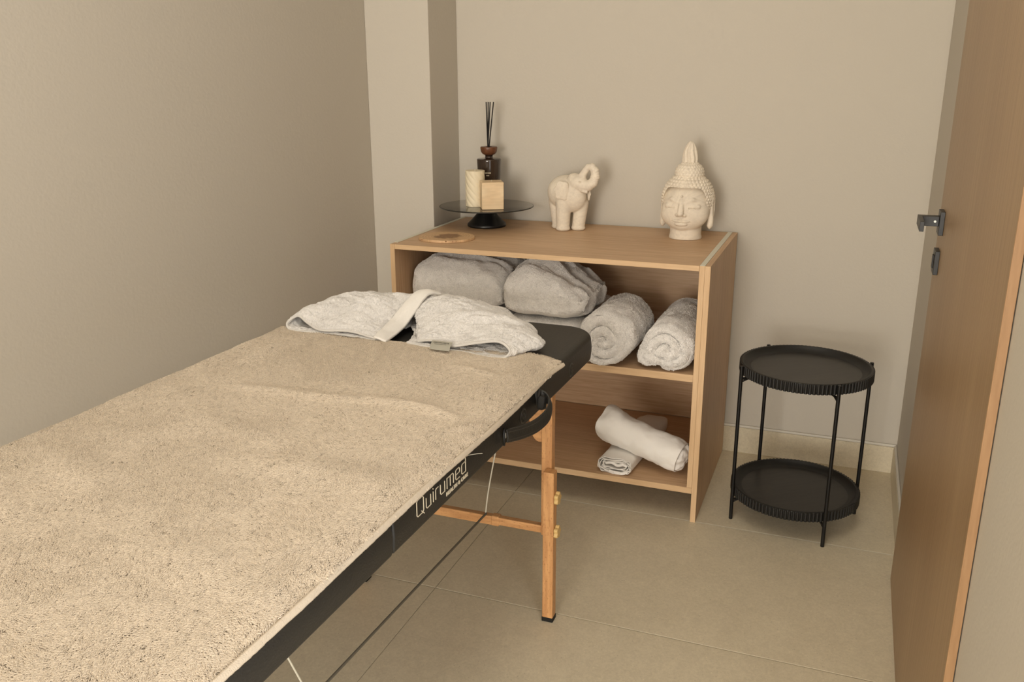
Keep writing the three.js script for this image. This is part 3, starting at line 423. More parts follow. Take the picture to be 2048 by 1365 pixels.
function foldedTowel(name, label, x0, x1, y0, y1, z0, z1, opt) {
  const c = [(x0 + x1) / 2, (y0 + y1) / 2, (z0 + z1) / 2], r = [(x1 - x0) / 2, (y1 - y0) / 2, (z1 - z0) / 2];
  const g = lump(c, r, opt.e ?? 0.38, (n, p) => {
    const wx = p.x + c[0], wy = p.y + c[1], wz = p.z + c[2], up = sstep(-0.2, 0.6, n.y), k = opt.amp ?? 1;
    let d = fbm3(wx * 9 + opt.s, wy * 9, wz * 9) * 0.012 * k + fbm3(wx * 30 + opt.s, wy * 30, wz * 30) * 0.004 * k;
    p.multiplyScalar(1 + d / 0.14);
    if (opt.shape) opt.shape(p, n);
    if (opt.lines) for (const [lx, w, dep] of opt.lines) { const f = Math.exp(-Math.pow((p.x - lx) / w, 2)) * sstep(0.2, 0.7, n.z) * (1 - up * 0.7); p.z -= f * dep; }
    if (opt.layers) for (const [ly, w, dep] of opt.layers) { const f = Math.exp(-Math.pow((p.y - ly - 0.01 * Math.sin(p.x * 20)) / w, 2)) * sstep(0.3, 0.8, Math.hypot(n.x, n.z)); p.x -= f * dep * Math.sign(p.x) * Math.abs(n.x); p.z -= f * dep * Math.sign(p.z) * Math.abs(n.z); }
    p.y = Math.max(p.y, -r[1]);
    return p; });
  const o = mesh(name, g.translate(-c[0], -y0, -c[2]), mTerry); addPile(o, whiteTuft, mTerryPile, opt.pile ?? 26000, flow3, (p, n) => n.z > -0.3 && n.y > -0.4); o.position.set(c[0], y0, c[2]); return tag(o, label, 'towel');
}
foldedTowel('folded_towel', 'folded white towel at the bottom of the left stack on the shelf', -0.466, -0.162, SH, 0.576, 0.10, 0.545, { s: 1, amp: 0.5, e: 0.3 });
const ruffle = (p, n, k) => { if (n.y > 0) p.y += 0.0075 * k * sstep(0, 0.6, n.y) * Math.sin(p.z * 78 + 5 * fbm3(p.x * 9, 1, p.z * 5) + p.x * 8) * sstep(0.19, 0.02, p.z) + 0.005 * k * sstep(0, 0.6, n.y) * fbm3(p.x * 26, 4, p.z * 40); if (n.x > 0.2) p.x += 0.005 * k * sstep(0.2, 0.8, n.x) * Math.sin(p.z * 70 + p.y * 34 + 3 * fbm3(p.y * 20, p.z * 12, 2)); };
foldedTowel('folded_towel', 'folded white towel bundle on the shelf nearest the pillar', -0.472, -0.150, 0.584, 0.730, 0.20, 0.545, { s: 4, amp: 0.8, shape: (p, n) => { p.y -= sstep(0.0, 0.15, p.x) * 0.012 * (p.y > 0 ? 1 : 0) + sstep(0, 1, n.y) * sstep(-0.08, -0.17, p.x) * 0.022; p.z -= sstep(-0.01, 0.09, p.y) * 0.045 * (p.z > 0 ? 1 : 0); ruffle(p, n, 1); }, lines: [[-0.02, 0.005, 0.005], [-0.10, 0.003, 0.002], [0.10, 0.008, 0.006]] });
foldedTowel('folded_towel', 'folded white towel under the peaked towel bundle beside the rolled towels', -0.135, 0.118, SH, 0.572, 0.10, 0.540, { s: 7, amp: 0.4, e: 0.32 });
foldedTowel('folded_towel', 'peaked white towel bundle with piled folds in the middle of the shelf', -0.142, 0.130, 0.580, 0.742, 0.25, 0.556, { s: 12, amp: 0.9, e: 0.42, shape: (p, n) => { const t = sstep(-0.06, 0.13, p.x); if (p.y > -0.02) p.y -= (t * 0.078 + sstep(-0.05, -0.14, p.x) * 0.030) * sstep(-0.02, 0.06, p.y); p.z -= sstep(0.0, 0.08, p.y) * 0.05 * (p.z > 0 ? 1 : 0); ruffle(p, n, 1.35); }, lines: [[-0.05, 0.003, 0.003], [-0.075, 0.003, 0.003], [-0.02, 0.003, 0.002]] });

function roll(name, label, cx, z0, z1, rx, ry, spin, o = {}) {
  // polar skin: front cap centre -> rim -> flank -> back cap; spiral groove on the front cap
  const nA = 320, prof = []; const rc = 0.022, Lz = z1 - z0;
  for (let i = 0; i <= 60; i++) prof.push([i / 60 * (1 - rc / rx), 0]);
  for (let i = 1; i <= 8; i++) { const t = i / 8 * Math.PI / 2; prof.push([1 - rc / rx + rc / rx * Math.sin(t), rc - rc * Math.cos(t)]); }
  for (let i = 1; i <= 130; i++) prof.push([1, rc + (Lz - 2 * rc) * i / 130]);
  for (let i = 1; i <= 8; i++) { const t = i / 8 * Math.PI / 2; prof.push([1 - rc / rx + rc / rx * Math.cos(t), Lz - rc + rc * Math.sin(t)]); }
  for (let i = 1; i <= 6; i++) prof.push([(1 - rc / rx) * (1 - i / 6), Lz]);
  const pos = [], uv = [], idx = [], turns = o.turns ?? 2.6, nP = prof.length;
  for (let i = 0; i < nP; i++) for (let a = 0; a <= nA; a++) {
    const th = a / nA * Math.PI * 2, [q, dz] = prof[i]; const lop = 1 + 0.03 * Math.sin(th * 2 + spin) + 0.02 * Math.sin(th * 3 + 1 + spin) + (o.bulge ? o.bulge(th) : 0);
    let x = Math.cos(th) * q * rx * lop, y = Math.sin(th) * q * ry * lop, z = z1 - dz;
    const w = 1 + (fbm3(x * 20 + spin, y * 20, z * 12) * 0.06 + n3(x * 190, y * 190, z * 190) * 0.012) * Math.min(1, q * 2); x *= w; y *= w;
    if (i <= 66) { const ph = q * turns - (th + spin) / (Math.PI * 2), fr = Math.abs(ph - Math.round(ph)) / turns * rx; const inside = sstep(0.0, 0.08, q) * sstep(1.0, 0.86, q); z -= 0.010 * Math.exp(-Math.pow(fr / 0.0024, 2)) * inside * sstep(0.25, 0.6, vn(th * 1.6 + spin, q * 7, spin)); z += 0.010 * (1 - q * q) + fbm3(x * 55, y * 55, spin) * 0.005 + 0.003 * Math.cos((q * turns - (th + spin) / (Math.PI * 2)) * Math.PI * 2 + Math.PI) * inside; }
    if (o.slant) z += o.slant * y;
    const bot = -ry * 0.985; if (y < bot) y = bot;
    x += (o.drift ?? 0) * (dz / Lz);
    pos.push(x, y, z); uv.push(i <= 66 ? x : th * rx, i <= 66 ? y : z);
  }
  for (let i = 0; i < nP - 1; i++) for (let a = 0; a < nA; a++) { const k = i * (nA + 1) + a; idx.push(k, k + nA + 1, k + 1, k + 1, k + nA + 1, k + nA + 2); }
  let g = new THREE.BufferGeometry(); g.setAttribute('position', new THREE.Float32BufferAttribute(pos, 3)); g.setAttribute('uv', new THREE.Float32BufferAttribute(uv, 2)); g.setIndex(idx); g.computeVertexNormals();
  g.translate(0, ry * 0.985, -z1);
  const m = mesh(name, g, o.mat ?? mTerry); addPile(m, whiteTuft, mTerryPile, 26000, flow3, (p, n) => n.y > -0.75 && n.z > -0.5); m.position.set(cx, o.y ?? SH, z1); return tag(m, label, o.cat ?? 'towel');
}
roll('rolled_towel', 'fat rolled white towel between the folded bundles and the thinner roll', 0.203, 0.32, 0.588, 0.083, 0.081, 0.6, { turns: 2.7, drift: 0.006, slant: -0.12 });
roll('rolled_towel', 'rolled white towel against the right side of the bookcase', 0.387, 0.20, 0.572, 0.0735, 0.067, 2.4, { turns: 2.5, drift: 0.0, slant: -0.12, bulge: (th) => 0.30 * Math.exp(-Math.pow((th - 3.62) / 0.40, 2)) - 0.12 * Math.exp(-Math.pow((th - 4.35) / 0.18, 2)) });

// cotton sheets on the bottom board
{ // flat roll
  const A = [], NB = 40; const s = thing('rolled_sheet', 'small flat roll of white cotton sheet on the bottom board', 'sheet', [0.25, BO, 0.362]);
  const sec = (k, off) => { const t = k / NB * Math.PI * 2, e = 0.62, c = Math.cos(t), q = Math.sin(t); return [Math.sign(c) * Math.pow(Math.abs(c), e) * (0.052 - off), 0.0265 + Math.sign(q) * Math.pow(Math.abs(q), e) * (0.0255 - off)]; };
  const rows = []; for (let i = 0; i <= 8; i++) { const z = mix(0.205, -0.22, i / 8), r = []; for (let k = 0; k <= NB; k++) { const [x, y] = sec(k, i === 8 ? 0.012 : 0); r.push([x + mix(-0.008, 0.03, i / 8), y, z + (i === 0 ? 0.004 * Math.sin(k * 1.3) : 0)]); } rows.push(r); }
  mesh('outer_layer', cloth(rows, 60, 160, 0.0025, (u, v, p) => fbm3(p.x * 25, p.y * 25, p.z * 10) * 0.0025), mSheet, s);
  for (const [o1, sh, d] of [[0.0055, 0.0, 0.000], [0.0105, 0.002, -0.006], [0.0155, -0.001, -0.003]]) { const rr = []; for (let i = 0; i <= 3; i++) { const r = []; for (let k = 0; k <= NB; k++) { const [x, y] = sec(k, o1); r.push([x - 0.008 + sh + 0.0025 * Math.sin(k * 0.9 + o1 * 900), y + 0.002 * Math.sin(k * 0.7 + o1 * 500), 0.205 + d - i * 0.05]); } rr.push(r); } mesh('inner_layer', cloth(rr, 24, 120, 0.003), mSheet, s); }
  const core = []; for (let i = 0; i <= 3; i++) core.push([[-0.038, 0.030, 0.200 - i * 0.05], [-0.02, 0.034, 0.202 - i * 0.05], [0.0, 0.028, 0.203 - i * 0.05], [0.018, 0.033, 0.201 - i * 0.05], [0.03, 0.027, 0.2 - i * 0.05]]); mesh('inner_layer', cloth(core, 12, 40, 0.009, (u, v, p) => fbm3(p.x * 60, p.y, p.z * 30) * 0.003), mSheet, s);
  const tail = [[[-0.026, 0.012, 0.208], [-0.005, 0.010, 0.210], [0.02, 0.010, 0.208], [0.034, 0.014, 0.205]], [[-0.024, 0.005, 0.209], [-0.008, 0.0035, 0.211], [0.016, 0.003, 0.212], [0.032, 0.007, 0.208]]]; mesh('loose_end', cloth(tail, 10, 30, 0.0025, (u, v, p) => 0.003 * Math.sin(p.x * 320) * u + 0.003), mSheet, s); }
{ // loose bundle lying across it
  const a = V(0.176, 0.232, 0.450), b = V(0.434, 0.1665, 0.500), ax = b.clone().sub(a).normalize(), side = V(0, 1, 0).cross(ax).normalize(), up = ax.clone().cross(side).normalize(), rows = [], n = 9;
  for (let i = 0; i <= n; i++) { const t = i / n, c = a.clone().lerp(b, t), row = [], rr = (0.061 - 0.006 * t) * (i === 0 || i === n ? 0.90 : 1); for (let k = 0; k <= 16; k++) { const th = k / 16 * Math.PI * 2 - 2.0, m = 1 + 0.10 * Math.cos(th * 2 + 0.4 + t * 2) + 0.05 * Math.sin(th * 3 + t * 5) + 0.34 * Math.exp(-Math.pow((th - 1.75) / 0.32, 2)) * sstep(0.35, 0, t) + 0.20 * Math.exp(-Math.pow((th + 0.75) / 0.3, 2)) * sstep(0.55, 1, t); const q = c.clone().addScaledVector(up, Math.sin(th) * rr * m * 0.92).addScaledVector(side, Math.cos(th) * rr * m * 1.05); if (q.y < BO + 0.004) q.y = BO + 0.004; row.push([q.x, q.y, q.z]); } rows.push(row); }
  const s = thing('rolled_sheet', 'loosely bundled white cotton sheet lying across the small flat roll', 'sheet', [0.31, BO, 0.48]);
  const wr = (u, v, p) => fbm3(p.x * 14, p.y * 14, p.z * 14) * 0.010 + 0.0035 * Math.sin(v * 26 + u * 9 + 4 * fbm3(p.x * 8, p.y * 8, p.z * 8)) * sstep(0.25, 0, Math.min(u, 1 - u)) + fbm3(p.x * 60, p.y * 60, p.z * 60) * 0.0012;
  mesh('outer_layer', cloth(rows, 120, 160, 0.003, (u, v, p) => { const d = wr(u, v, p); return d; }).translate(-0.31, -BO, -0.48), mSheet, s);
  const plug = (c, dir, R) => { const g = lump([0, 0, 0], [R, R * 0.9, 0.03], 0.8, (nn, p) => { const k = 1 + 0.14 * Math.sin(Math.atan2(nn.y, nn.x) * 7 + nn.z * 3) * 0.5 + fbm3(p.x * 50, p.y * 50, p.z * 50) * 0.2; return p.multiplyScalar(k); }, 60, 40); g.applyQuaternion(new THREE.Quaternion().setFromUnitVectors(V(0, 0, 1), dir)); return g.translate(c.x - 0.31, c.y - BO, c.z - 0.48); };
  mesh('tucked_end', plug(a.clone().addScaledVector(ax, 0.018), ax, 0.050), mSheet, s); mesh('tucked_end', plug(b.clone().addScaledVector(ax, -0.012), ax, 0.044), mSheet, s); }

// ------------------------------------------------------------------ on top of the bookcase
const TY = H + 0.0003;
{ const PX = -0.340, PZ = 0.172, plateY = 0.0725; const s = thing('cake_stand', 'black footed stand with a round smoked glass plate', 'cake stand', [PX, TY, PZ]);
  mesh('foot', lathe([[0.0001, 0.004], [0.045, 0.003], [0.060, 0], [0.0665, 0.001], [0.068, 0.005], [0.0665, 0.010], [0.063, 0.0135], [0.052, 0.024], [0.036, 0.042], [0.028, 0.056], [0.026, 0.064], [0.027, 0.0675], [0.0001, 0.0675]].map((q) => q)), std('#141414', 0.35), s);
  const R = 0.1625; mesh('glass_plate', lathe([[0.0001, 0.068], [R - 0.002, 0.068], [R, 0.0692], [R, 0.0713], [R - 0.002, plateY], [0.0001, plateY]], 128), new THREE.MeshPhysicalMaterial({ color: new THREE.Color().setRGB(0.42, 0.41, 0.38), roughness: 0.03, transmission: 1, ior: 1.5, thickness: 0.0045 }), s);
  mesh('plate_rim', new THREE.TorusGeometry(R, 0.0019, 8, 128).rotateX(Math.PI / 2).translate(0, 0.0702, 0), std('#24231f', 0.25), s);
  const y = TY + plateY + 0.0002;
  // spiral pillar candle
  { const g = [], nA = 120, nH = 70, Hh = 0.121, R0 = 0.0335, pos = [], idx = [], uv = []; const rows = []; for (let j = 0; j <= 6; j++) rows.push([j / 6 * 0.97, 0]); for (let j = 0; j <= nH; j++) rows.push([1, j / nH]); for (let j = 0; j <= 8; j++) rows.push([(1 - j / 8) * 0.97, 1]);
    rows.forEach(([q, h], k) => { for (let a = 0; a <= nA; a++) { const th = a / nA * Math.PI * 2, gv = q === 1 ? Math.pow(Math.abs(Math.sin((th * 9 - h * Hh * 260) / 2)), 0.6) * 0.0022 - 0.0022 : -0.0012, r = q * R0 + gv * (q > 0.9 ? 1 : 0); pos.push(Math.cos(th) * r, h * Hh - (k > nH + 7 ? 0.004 * (1 - q) : 0), Math.sin(th) * r); uv.push(th * R0, h * Hh); } });
    for (let j = 0; j < rows.length - 1; j++) for (let a = 0; a < nA; a++) { const k = j * (nA + 1) + a; idx.push(k, k + nA + 1, k + 1, k + 1, k + nA + 1, k + nA + 2); }
    const ge = new THREE.BufferGeometry(); ge.setAttribute('position', new THREE.Float32BufferAttribute(pos, 3)); ge.setAttribute('uv', new THREE.Float32BufferAttribute(uv, 2)); ge.setIndex(idx); ge.computeVertexNormals();
    const c = thing('pillar_candle', 'tall round ivory candle with slanted ridges on the glass plate', 'candle', [-0.371, y, 0.198]);
    mesh('wax', ge, new THREE.MeshPhysicalMaterial({ color: new THREE.Color().setRGB(0.80, 0.70, 0.50), roughness: 0.55 }), c); mesh('wick', rod(V(0, Hh - 0.005, 0), V(0.0008, Hh + 0.004, 0.0005), 0.0008, 8), std('#e9e2cf', 0.9), c); }
  { const c = thing('square_candle', 'short square ivory candle in front of the tall round one', 'candle', [-0.296, y, 0.232]); const g = new RoundedBoxGeometry(0.074, 0.091, 0.074, 4, 0.003); const p = g.attributes.position; for (let i = 0; i < p.count; i++) { const a = p.getX(i), b = p.getY(i), d = p.getZ(i); p.setXYZ(i, a + n3(b * 60, d * 20, 1) * 0.0004, b, d); } g.translate(0, 0.0455, 0);
    const wx = dataTex(256, 256, (u, v) => { const k = vn(u * 4, v * 18, 1, 4, 18), m = vn(u * 3, v * 3, 2, 3, 3), t = (k - 0.5) * 12; return [231 + t - m * 6, 209 + t - m * 14, 172 + t - m * 18]; }, true, [1, 1]);
    mesh('wax', g, new THREE.MeshPhysicalMaterial({ map: wx, roughness: 0.5 }), c); mesh('wick', rod(V(0, 0.09, 0), V(0.0008, 0.0955, 0.0005), 0.0008, 8), std('#e9e2cf', 0.9), c); c.rotation.y = 0.5; }
  { const c = thing('reed_diffuser', 'dark brown glass reed diffuser with a wooden collar behind the candles', 'diffuser', [-0.3565, y, 0.105]);
    const b = mesh('bottle', lathe([[0.0001, 0], [0.031, 0], [0.034, 0.002], [0.036, 0.02], [0.0425, 0.146], [0.0425, 0.151], [0.040, 0.1535], [0.016, 0.155], [0.0135, 0.158], [0.0135, 0.166], [0.0001, 0.166]], 64), new THREE.MeshPhysicalMaterial({ color: new THREE.Color().setRGB(0.035, 0.021, 0.014), roughness: 0.14, clearcoat: 0.4, clearcoatRoughness: 0.08 }), c);
    const pr = []; for (const [yy, w] of [[0.107, 0.019], [0.0985, 0.010]]) for (let k = 0; k < w / 0.0026; k++) { const a = Math.PI / 2 - 0.28 - 0.01 + (-w / 2 + k * 0.0026) / 0.040 * -1, R2 = 0.0403; pr.push(new THREE.BoxGeometry(0.0018, 0.0042, 0.0006).rotateY(Math.PI / 2 - a).translate(Math.cos(a) * R2, yy, Math.sin(a) * R2)); }
    mesh('label_print', pr, std('#d2c7ae', 0.6), b);
    const wd = new THREE.MeshStandardMaterial({ map: woodTex([120, 74, 44], [74, 42, 24], 4, 40, 1, 0.1), roughness: 0.4 });
    mesh('collar', lathe([[0.0001, 0.165], [0.014, 0.1655], [0.022, 0.169], [0.0275, 0.176], [0.0295, 0.186], [0.0298, 0.1925], [0.028, 0.194], [0.012, 0.194], [0.0115, 0.19], [0.0001, 0.19]], 64), wd, c);
    for (const [x0, z0, x1, z1] of [[-0.004, 0, -0.0075, 0.002], [-0.003, 0.002, 0.005, -0.004], [-0.001, -0.002, 0.0195, 0.001], [0.001, 0.001, 0.0165, -0.006], [-0.005, -0.003, -0.004, -0.008]]) mesh('reed', rod(V(x0, 0.188, z0), V(x1, 0.345, z1), 0.0021, 8), std('#191512', 0.8), c); } }

// wooden slice
{ const s = thing('wood_slice', 'thin oval slice of wood with a dark heart on the bookcase corner', 'wood slice', [-0.370, TY, 0.440]);
  const sh = new THREE.Shape(); const rad = (t) => 1 + 0.025 * Math.sin(t * 2 + 1) + 0.018 * Math.sin(t * 3 + 2) + 0.008 * Math.sin(t * 9); for (let k = 0; k <= 90; k++) { const t = k / 90 * Math.PI * 2, r = rad(t); k ? sh.lineTo(Math.cos(t) * 0.088 * r, Math.sin(t) * 0.083 * r) : sh.moveTo(0.088 * rad(0), 0); }
  const g = new THREE.ExtrudeGeometry(sh, { depth: 0.006, bevelEnabled: true, bevelSize: 0.001, bevelThickness: 0.001, bevelSegments: 2, curveSegments: 90 }).rotateX(-Math.PI / 2).translate(0, 0.001, 0);
  { const p = g.attributes.position, uv = g.attributes.uv; for (let i = 0; i < p.count; i++) uv.setXY(i, p.getX(i) / 0.2 + 0.5, -p.getZ(i) / 0.2 + 0.5); }
  const tx = dataTex(512, 512, (u, v) => { const x = (u - 0.5) * 2, y = (v - 0.5) * 2, r = Math.hypot(x, y) + 0.05 * (vn(u * 6, v * 6, 2) - 0.5), rg = Math.sin(r * 70 + 4 * vn(u * 5, v * 5, 3)) * 5, hx = x - 0.04, hy = y - 0.02, hr = Math.hypot(hx / 0.40, hy / 0.46) + 0.5 * (vn(u * 14, v * 14, 5) - 0.5), d = sstep(1.1, 0.75, hr) + 0.5 * sstep(0.2, 0.05, Math.abs(hx - 0.25 - hy * -0.35)) * sstep(0, -0.5, hy) * 0.6, f = (vn(u * 60, v * 60, 7) - 0.5) * 16; return [206 + rg + f - 58 * d, 170 + rg + f - 56 * d, 128 + rg + f - 46 * d]; });
  mesh('wood_face', g, new THREE.MeshStandardMaterial({ map: tx, roughness: 0.6 }), s);
  const mBark = std('#7d5730', 0.9); for (let k = 0; k < 46; k++) { const t = k / 46 * Math.PI * 2 + rnd() * 0.06; if (rnd() < 0.72) continue; const r = rad(t); mesh('bark', new THREE.SphereGeometry(0.0016 + rnd() * 0.0012, 6, 5).scale(1.8, 0.8, 0.45).rotateY(-t + Math.PI / 2).translate(Math.cos(t) * 0.0885 * r, 0.0035 + rnd() * 0.002, Math.sin(t) * -0.0835 * r), mBark, s); } }

// elephant (millimetres, x right, y up, z to the room)
{ const P = (x, y, z) => {
    let d = ell(x, y, z, [-30, 124, -4], [64, 58, 56]);                       // trunk of the body
    d = smin(d, ell(x, y, z, [4, 116, 26], [46, 54, 36]), 22);              // chest
    const leg = (a, b, ra, rb, k) => { let q = cap(x, y, z, a, b, ra, rb); q = smin(q, ell(x, y, z, [b[0], 7, b[2]], [rb + 2.5, 9, rb + 2.5]), 5); d = smin(d, q, k); };
    leg([-27, 95, 34], [-26, 12, 40], 27, 22, 6); leg([28, 92, 8], [20, 12, 12], 25, 21.5, 6); leg([-66, 92, -8], [-56, 12, -2], 26, 20, 6); leg([-14, 90, -36], [-14, 12, -34], 25, 20, 7);
    // head, cheek, trunk
    let h = ell(x, y, z, [24, 160, 34], [33, 28, 28]); h = smin(h, ell(x, y, z, [6, 172, 22], [24, 20, 24]), 10);
    h = smin(h, ell(x, y, z, [44, 152, 42], [22, 16, 17]), 8);
    const tr = [[40, 155, 42], [60, 154, 43], [76, 165, 42], [83, 184, 40], [81, 203, 38], [70, 216, 36], [57, 214, 34], [47, 202, 33], [36, 184, 32]], rr = [18, 17, 15.5, 14.5, 13, 11, 10, 10.5, 13];
    let t = 1e9; for (let i = 0; i < 8; i++) t = smin(t, cap(x, y, z, tr[i], tr[i + 1], rr[i], rr[i + 1]), 4);
    t += 0.5 * Math.sin(Math.atan2(y - 182, x - 62) * 26) * sstep(58, 68, x);
    h = smin(h, t, 6);
    h = smin(h, cap(x, y, z, [40, 140, 50], [58, 134, 54], 7, 4.5), 4);       // lower lip
    d = smin(d, h, 5);
    // ears, scalloped
    const ear = (cx, cy, cz, rx, ry, yaw) => { const X0 = x - cx, Z0 = z - cz, c = Math.cos(yaw), s = Math.sin(yaw), X = c * X0 - s * Z0, Z = s * X0 + c * Z0, Y = y - cy, a = Math.atan2(Y, X), sc = 1 + 0.07 * Math.cos(a * 6 + 0.6); return ell(X / sc, Y / sc, Z - 2.5 * Math.sin(X * 0.16), [0, 0, 0], [rx, ry, 5]); };
    d = smin(d, ear(-24, 137, 64, 26, 32, 0.22), 0.6); d = smin(d, ear(57, 126, 18, 18, 24, -1.0), 1.5);
    d = smin(d, cap(x, y, z, [-76, 145, -10], [-82, 108, -8], 4, 3), 3);      // tail
    const ey = ell(x, y, z, [36, 168, 60], [4.5, 2.6, 4]); d = smin(d, ey, 1.5);
    d = smax(d, -cap(x, y, z, [30, 172.5, 62], [43, 171.5, 60], 1.1, 1.1), 1.5);
    d = smax(d, -y, 2); return d; };
  const g = sdfMesh(P, [-95, -4, -70], [105, 230, 85], 1.7); g.scale(0.001, 0.001, 0.001);
  { const uv = g.attributes.uv; for (let i = 0; i < uv.count; i++) uv.setXY(i, uv.getX(i) * 0.001, uv.getY(i) * 0.001); }
  const e = mesh('elephant_figurine', g, mStatue); e.position.set(-0.036, TY, 0.130); e.scale.set(1, 1, 0.95); tag(e, 'cream stone elephant figurine with its trunk curled upwards', 'figurine'); }

// carved head (millimetres)
{ const hairline = (x, z) => 166 - Math.pow(Math.abs(x) / 64, 9) * 40;
  const P = (x, y, z) => {
    const wx = x; x /= 1.15; const ax = Math.abs(x);
    let f = ell(x, y, z, [0, 104, 6], [68, 80, 67]); f = smin(f, ell(x, y, z, [0, 58, 26], [40, 34, 40]), 22); f = smin(f, ell(ax, y, z, [33, 78, 34], [31, 31, 29]), 16);
    f = smin(f, ell(x, y, z, [0, 46, 54], [15, 11, 13]), 10);
    // brow, nose, eyes, mouth
    const brow = cap(ax, y, z, [8, 121, 68], [30, 131, 62], 4.2, 4); f = smin(f, brow, 6); f = smin(f, cap(ax, y, z, [30, 131, 62], [55, 117, 40], 4, 3.2), 5);
    f = smin(f, ell(ax, y, z, [30, 109, 55.5], [20, 12, 11]), 2.5);
    f = smax(f, -cap(ax, y, z, [13, 106, 67], [30, 101.5, 67.5], 1.7, 2), 1.5); f = smax(f, -cap(ax, y, z, [30, 101.5, 67.5], [50, 108, 52], 2, 1.3), 1.5);
    let n = cap(x, y, z, [0, 126, 68], [0, 88, 82], 6, 9); n = smin(n, ell(ax, y, z, [9, 83, 72], [6.5, 5.5, 7]), 4); f = smin(f, n, 4.5);
    f = smin(f, ell(x, y, z, [0, 63, 67], [24, 6, 9.5]), 3); f = smin(f, ell(x, y, z, [0, 53, 66.5], [18, 6.5, 9.5]), 3); f = smax(f, -cap(ax, y, z, [0, 58, 77], [25, 61, 64], 1.7, 1.7), 1.5); f = smax(f, -cap(x, y, z, [0, 78, 76], [0, 68, 73], 1.6, 1.4), 3);
    f = smin(f, ell(x, y, z, [0, 141, 70.5], [3.2, 3.2, 3.4]), 1);
    // hair with curls
    x = wx / 1.08;
    let h = ell(x, y, z, [0, 126, -4], [77, 84, 75]); const row = (y - 40) / 9.4, rI = Math.floor(row), th = Math.atan2(x, z + 4), cols = Math.max(6, Math.round(2 * Math.PI * Math.sqrt(Math.max(0.02, 1 - Math.pow((y - 128) / 84, 2))) * 76 / 11.5)), cu = th / (2 * Math.PI) * cols + (rI & 1) * 0.5, bx = (cu - Math.round(cu)) * 2, by = (row - rI - 0.5) * 2; h -= 3.6 * Math.max(0, 1 - bx * bx - by * by * 0.9) - 0.6;
    const front = Math.max(0, z) > 0 ? 1 : 0; const cut = hairline(x, z) - y; h = smax(h, z > -8 ? cut : -50, 1.5); h = smax(h, 36 - y, 2);
    let d = smin(f, h, 1.2);
    // bun and flame
    x = wx;
    let b = ell(x, y, z, [0, 206, -6], [46, 38, 46]); const r2 = (y - 190) / 9, i2 = Math.floor(r2), c2 = Math.atan2(x, z + 6) / (2 * Math.PI) * 26 + (i2 & 1) * 0.5, b2 = (c2 - Math.round(c2)) * 2, y2 = (r2 - i2 - 0.5) * 2; b -= 2.2 * Math.max(0, 1 - b2 * b2 - y2 * y2) - 0.3; d = smin(d, b, 1.5);
    const ph = clamp((y - 238) / 69, 0, 1), prf = 23.5 * Math.pow(1 - Math.pow(ph, 2.2), 0.62) * (0.94 + 0.12 * Math.sin(ph * 3)) , rr = Math.hypot(x, (z + 6) * 1.1), an = Math.atan2(x, z + 6); let fl = (rr - prf - (ph > 0 ? 2.3 * Math.cos(an * 9 + 0.8 * Math.sin(y * 0.12)) * (1 - 0.6 * ph) : 0)) * 0.75; fl = smax(fl, y - 306, 2); fl = smax(fl, 232 - y, 2); d = smin(d, fl, 2);
    // long ears
    const ex = Math.abs(wx) / 1.06; let e = ell(ex, y, z, [75, 112, -4], [7.5, 42, 16]); e = smin(e, cap(ex, y, z, [76, 95, -2], [73, 46, 4], 6.5, 9), 8); e = smin(e, ell(ex, y, z, [73, 44, 4], [5.5, 11, 12]), 5); e = smax(e, -ell(ex, y, z, [82.5, 104, 0], [3.5, 36, 7]), 2.5); d = smin(d, e, 3);
    // neck
    const nr = Math.hypot(x / 1.02, (z - 6)); let nk = Math.max(nr - (49 + 2.2 * sstep(16, 4, y)), y - 45); nk = smax(nk, -y, 2); nk = smax(nk, -(Math.hypot(nr - 52.5, y - 15.5) - 1.8), 1); d = smin(d, nk, 3);
    return d; };
  const g = sdfMesh(P, [-98, -4, -92], [98, 314, 96], 1.5); g.scale(0.001, 0.001, 0.001);
  { const uv = g.attributes.uv; for (let i = 0; i < uv.count; i++) uv.setXY(i, uv.getX(i) * 0.001, uv.getY(i) * 0.001); }
  const m = mesh('head_statue', g, mStatue); m.position.set(0.353, TY, 0.160); m.rotation.y = -0.09; tag(m, 'cream carved head statue with curled hair, topknot and closed eyes', 'statue'); }

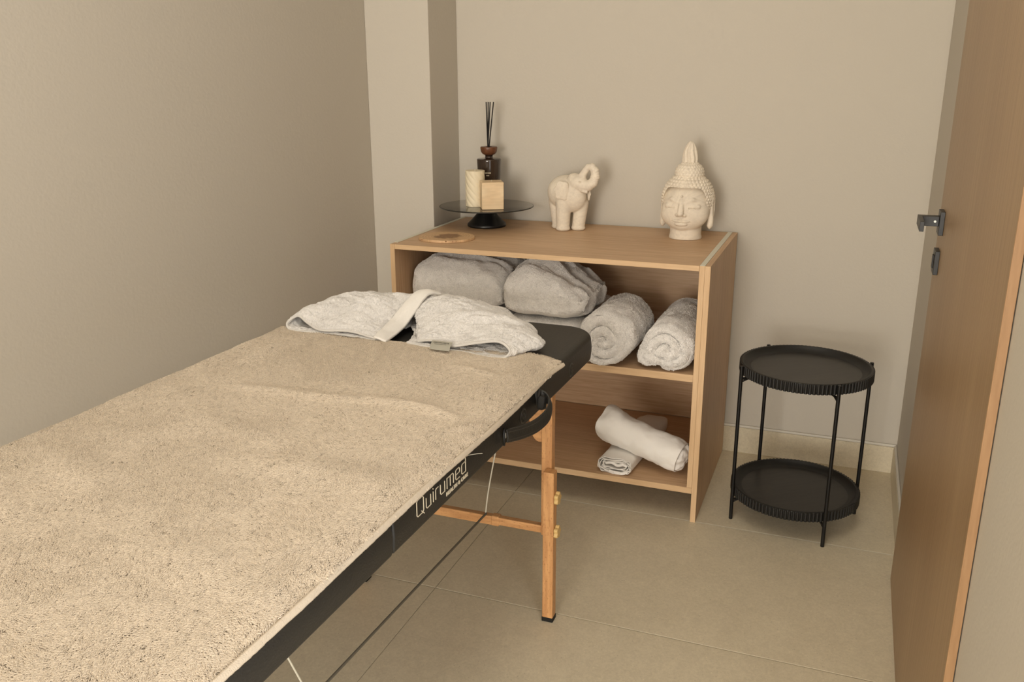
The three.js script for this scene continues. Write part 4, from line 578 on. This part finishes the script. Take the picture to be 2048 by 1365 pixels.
// ------------------------------------------------------------------ two tier side table
{ const C = [0.769, 0.43], t = thing('side_table', 'black two tier round side table with fluted trays', 'side table', [C[0], 0, C[1]]);
  const trayMap = dataTex(512, 512, (u, v) => { const g = vn(u * 4, v * 60, 1, 4, 60) * 0.6 + vn(u * 12, v * 160, 2, 12, 160) * 0.4; const k = 36 + (g - 0.5) * 20; return [k, k * 0.93, k * 0.84]; }, true, [1 / 0.5, 1 / 0.5]);
  const mTray = new THREE.MeshStandardMaterial({ map: trayMap, roughness: 0.36 }), mRim = std('#171614', 0.5);
  const R = 0.188;
  for (const top of [0.490, 0.104]) {
    const y0 = top - 0.031, b = mesh('tray', lathe([[0.0001, y0], [R - 0.012, y0], [R - 0.004, y0 + 0.002], [R - 0.003, top - 0.0015], [R - 0.0045, top], [R - 0.009, top], [R - 0.0105, top - 0.001], [R - 0.013, top - 0.006], [R - 0.020, top - 0.013], [R - 0.028, top - 0.0165], [R - 0.034, top - 0.017], [0.0001, top - 0.017]], 96), mRim, t);
    const d = new THREE.CircleGeometry(R - 0.033, 80).rotateX(-Math.PI / 2).translate(0, top - 0.0168, 0); { const p = d.attributes.position, uv = d.attributes.uv; for (let i = 0; i < p.count; i++) uv.setXY(i, p.getX(i) * 0.8 - p.getZ(i) * 0.6, p.getX(i) * 0.6 + p.getZ(i) * 0.8); } mesh('tray_surface', d, mTray, b);
    const rib = new THREE.CylinderGeometry(0.0046, 0.0046, 0.029, 8, 1); const n = 104; for (let k = 0; k < n; k++) { const a = k / n * Math.PI * 2; const m = mesh('flute', rib, mRim, b); m.position.set(Math.cos(a) * (R - 0.0045), y0 + 0.0158, Math.sin(a) * (R - 0.0045)); } }
  for (const [x, z] of [[0.6, 0.518], [0.859, 0.587], [0.947, 0.357], [0.645, 0.272]]) { const a = Math.atan2(z - C[1], x - C[0]), r = R + 0.0062, X = Math.cos(a) * r, Z = Math.sin(a) * r; const l = mesh('leg', rod(V(X, 0, Z), V(X, 0.490, Z), 0.0055, 14), mBlackMetal, t);
    const br = [], dx = Math.cos(a), dz = Math.sin(a); for (const y of [0.449, 0.063]) { br.push(rod(V(X, y + 0.003, Z), V(X - dx * 0.04, y + 0.003, Z - dz * 0.04), 0.0035, 8)); br.push(rod(V(X, y - 0.008, Z), V(X - dx * 0.022, y + 0.002, Z - dz * 0.022), 0.0025, 8)); } mesh('tray_bracket', br, mBlackMetal, l); } }

renderer.render(scene, camera);
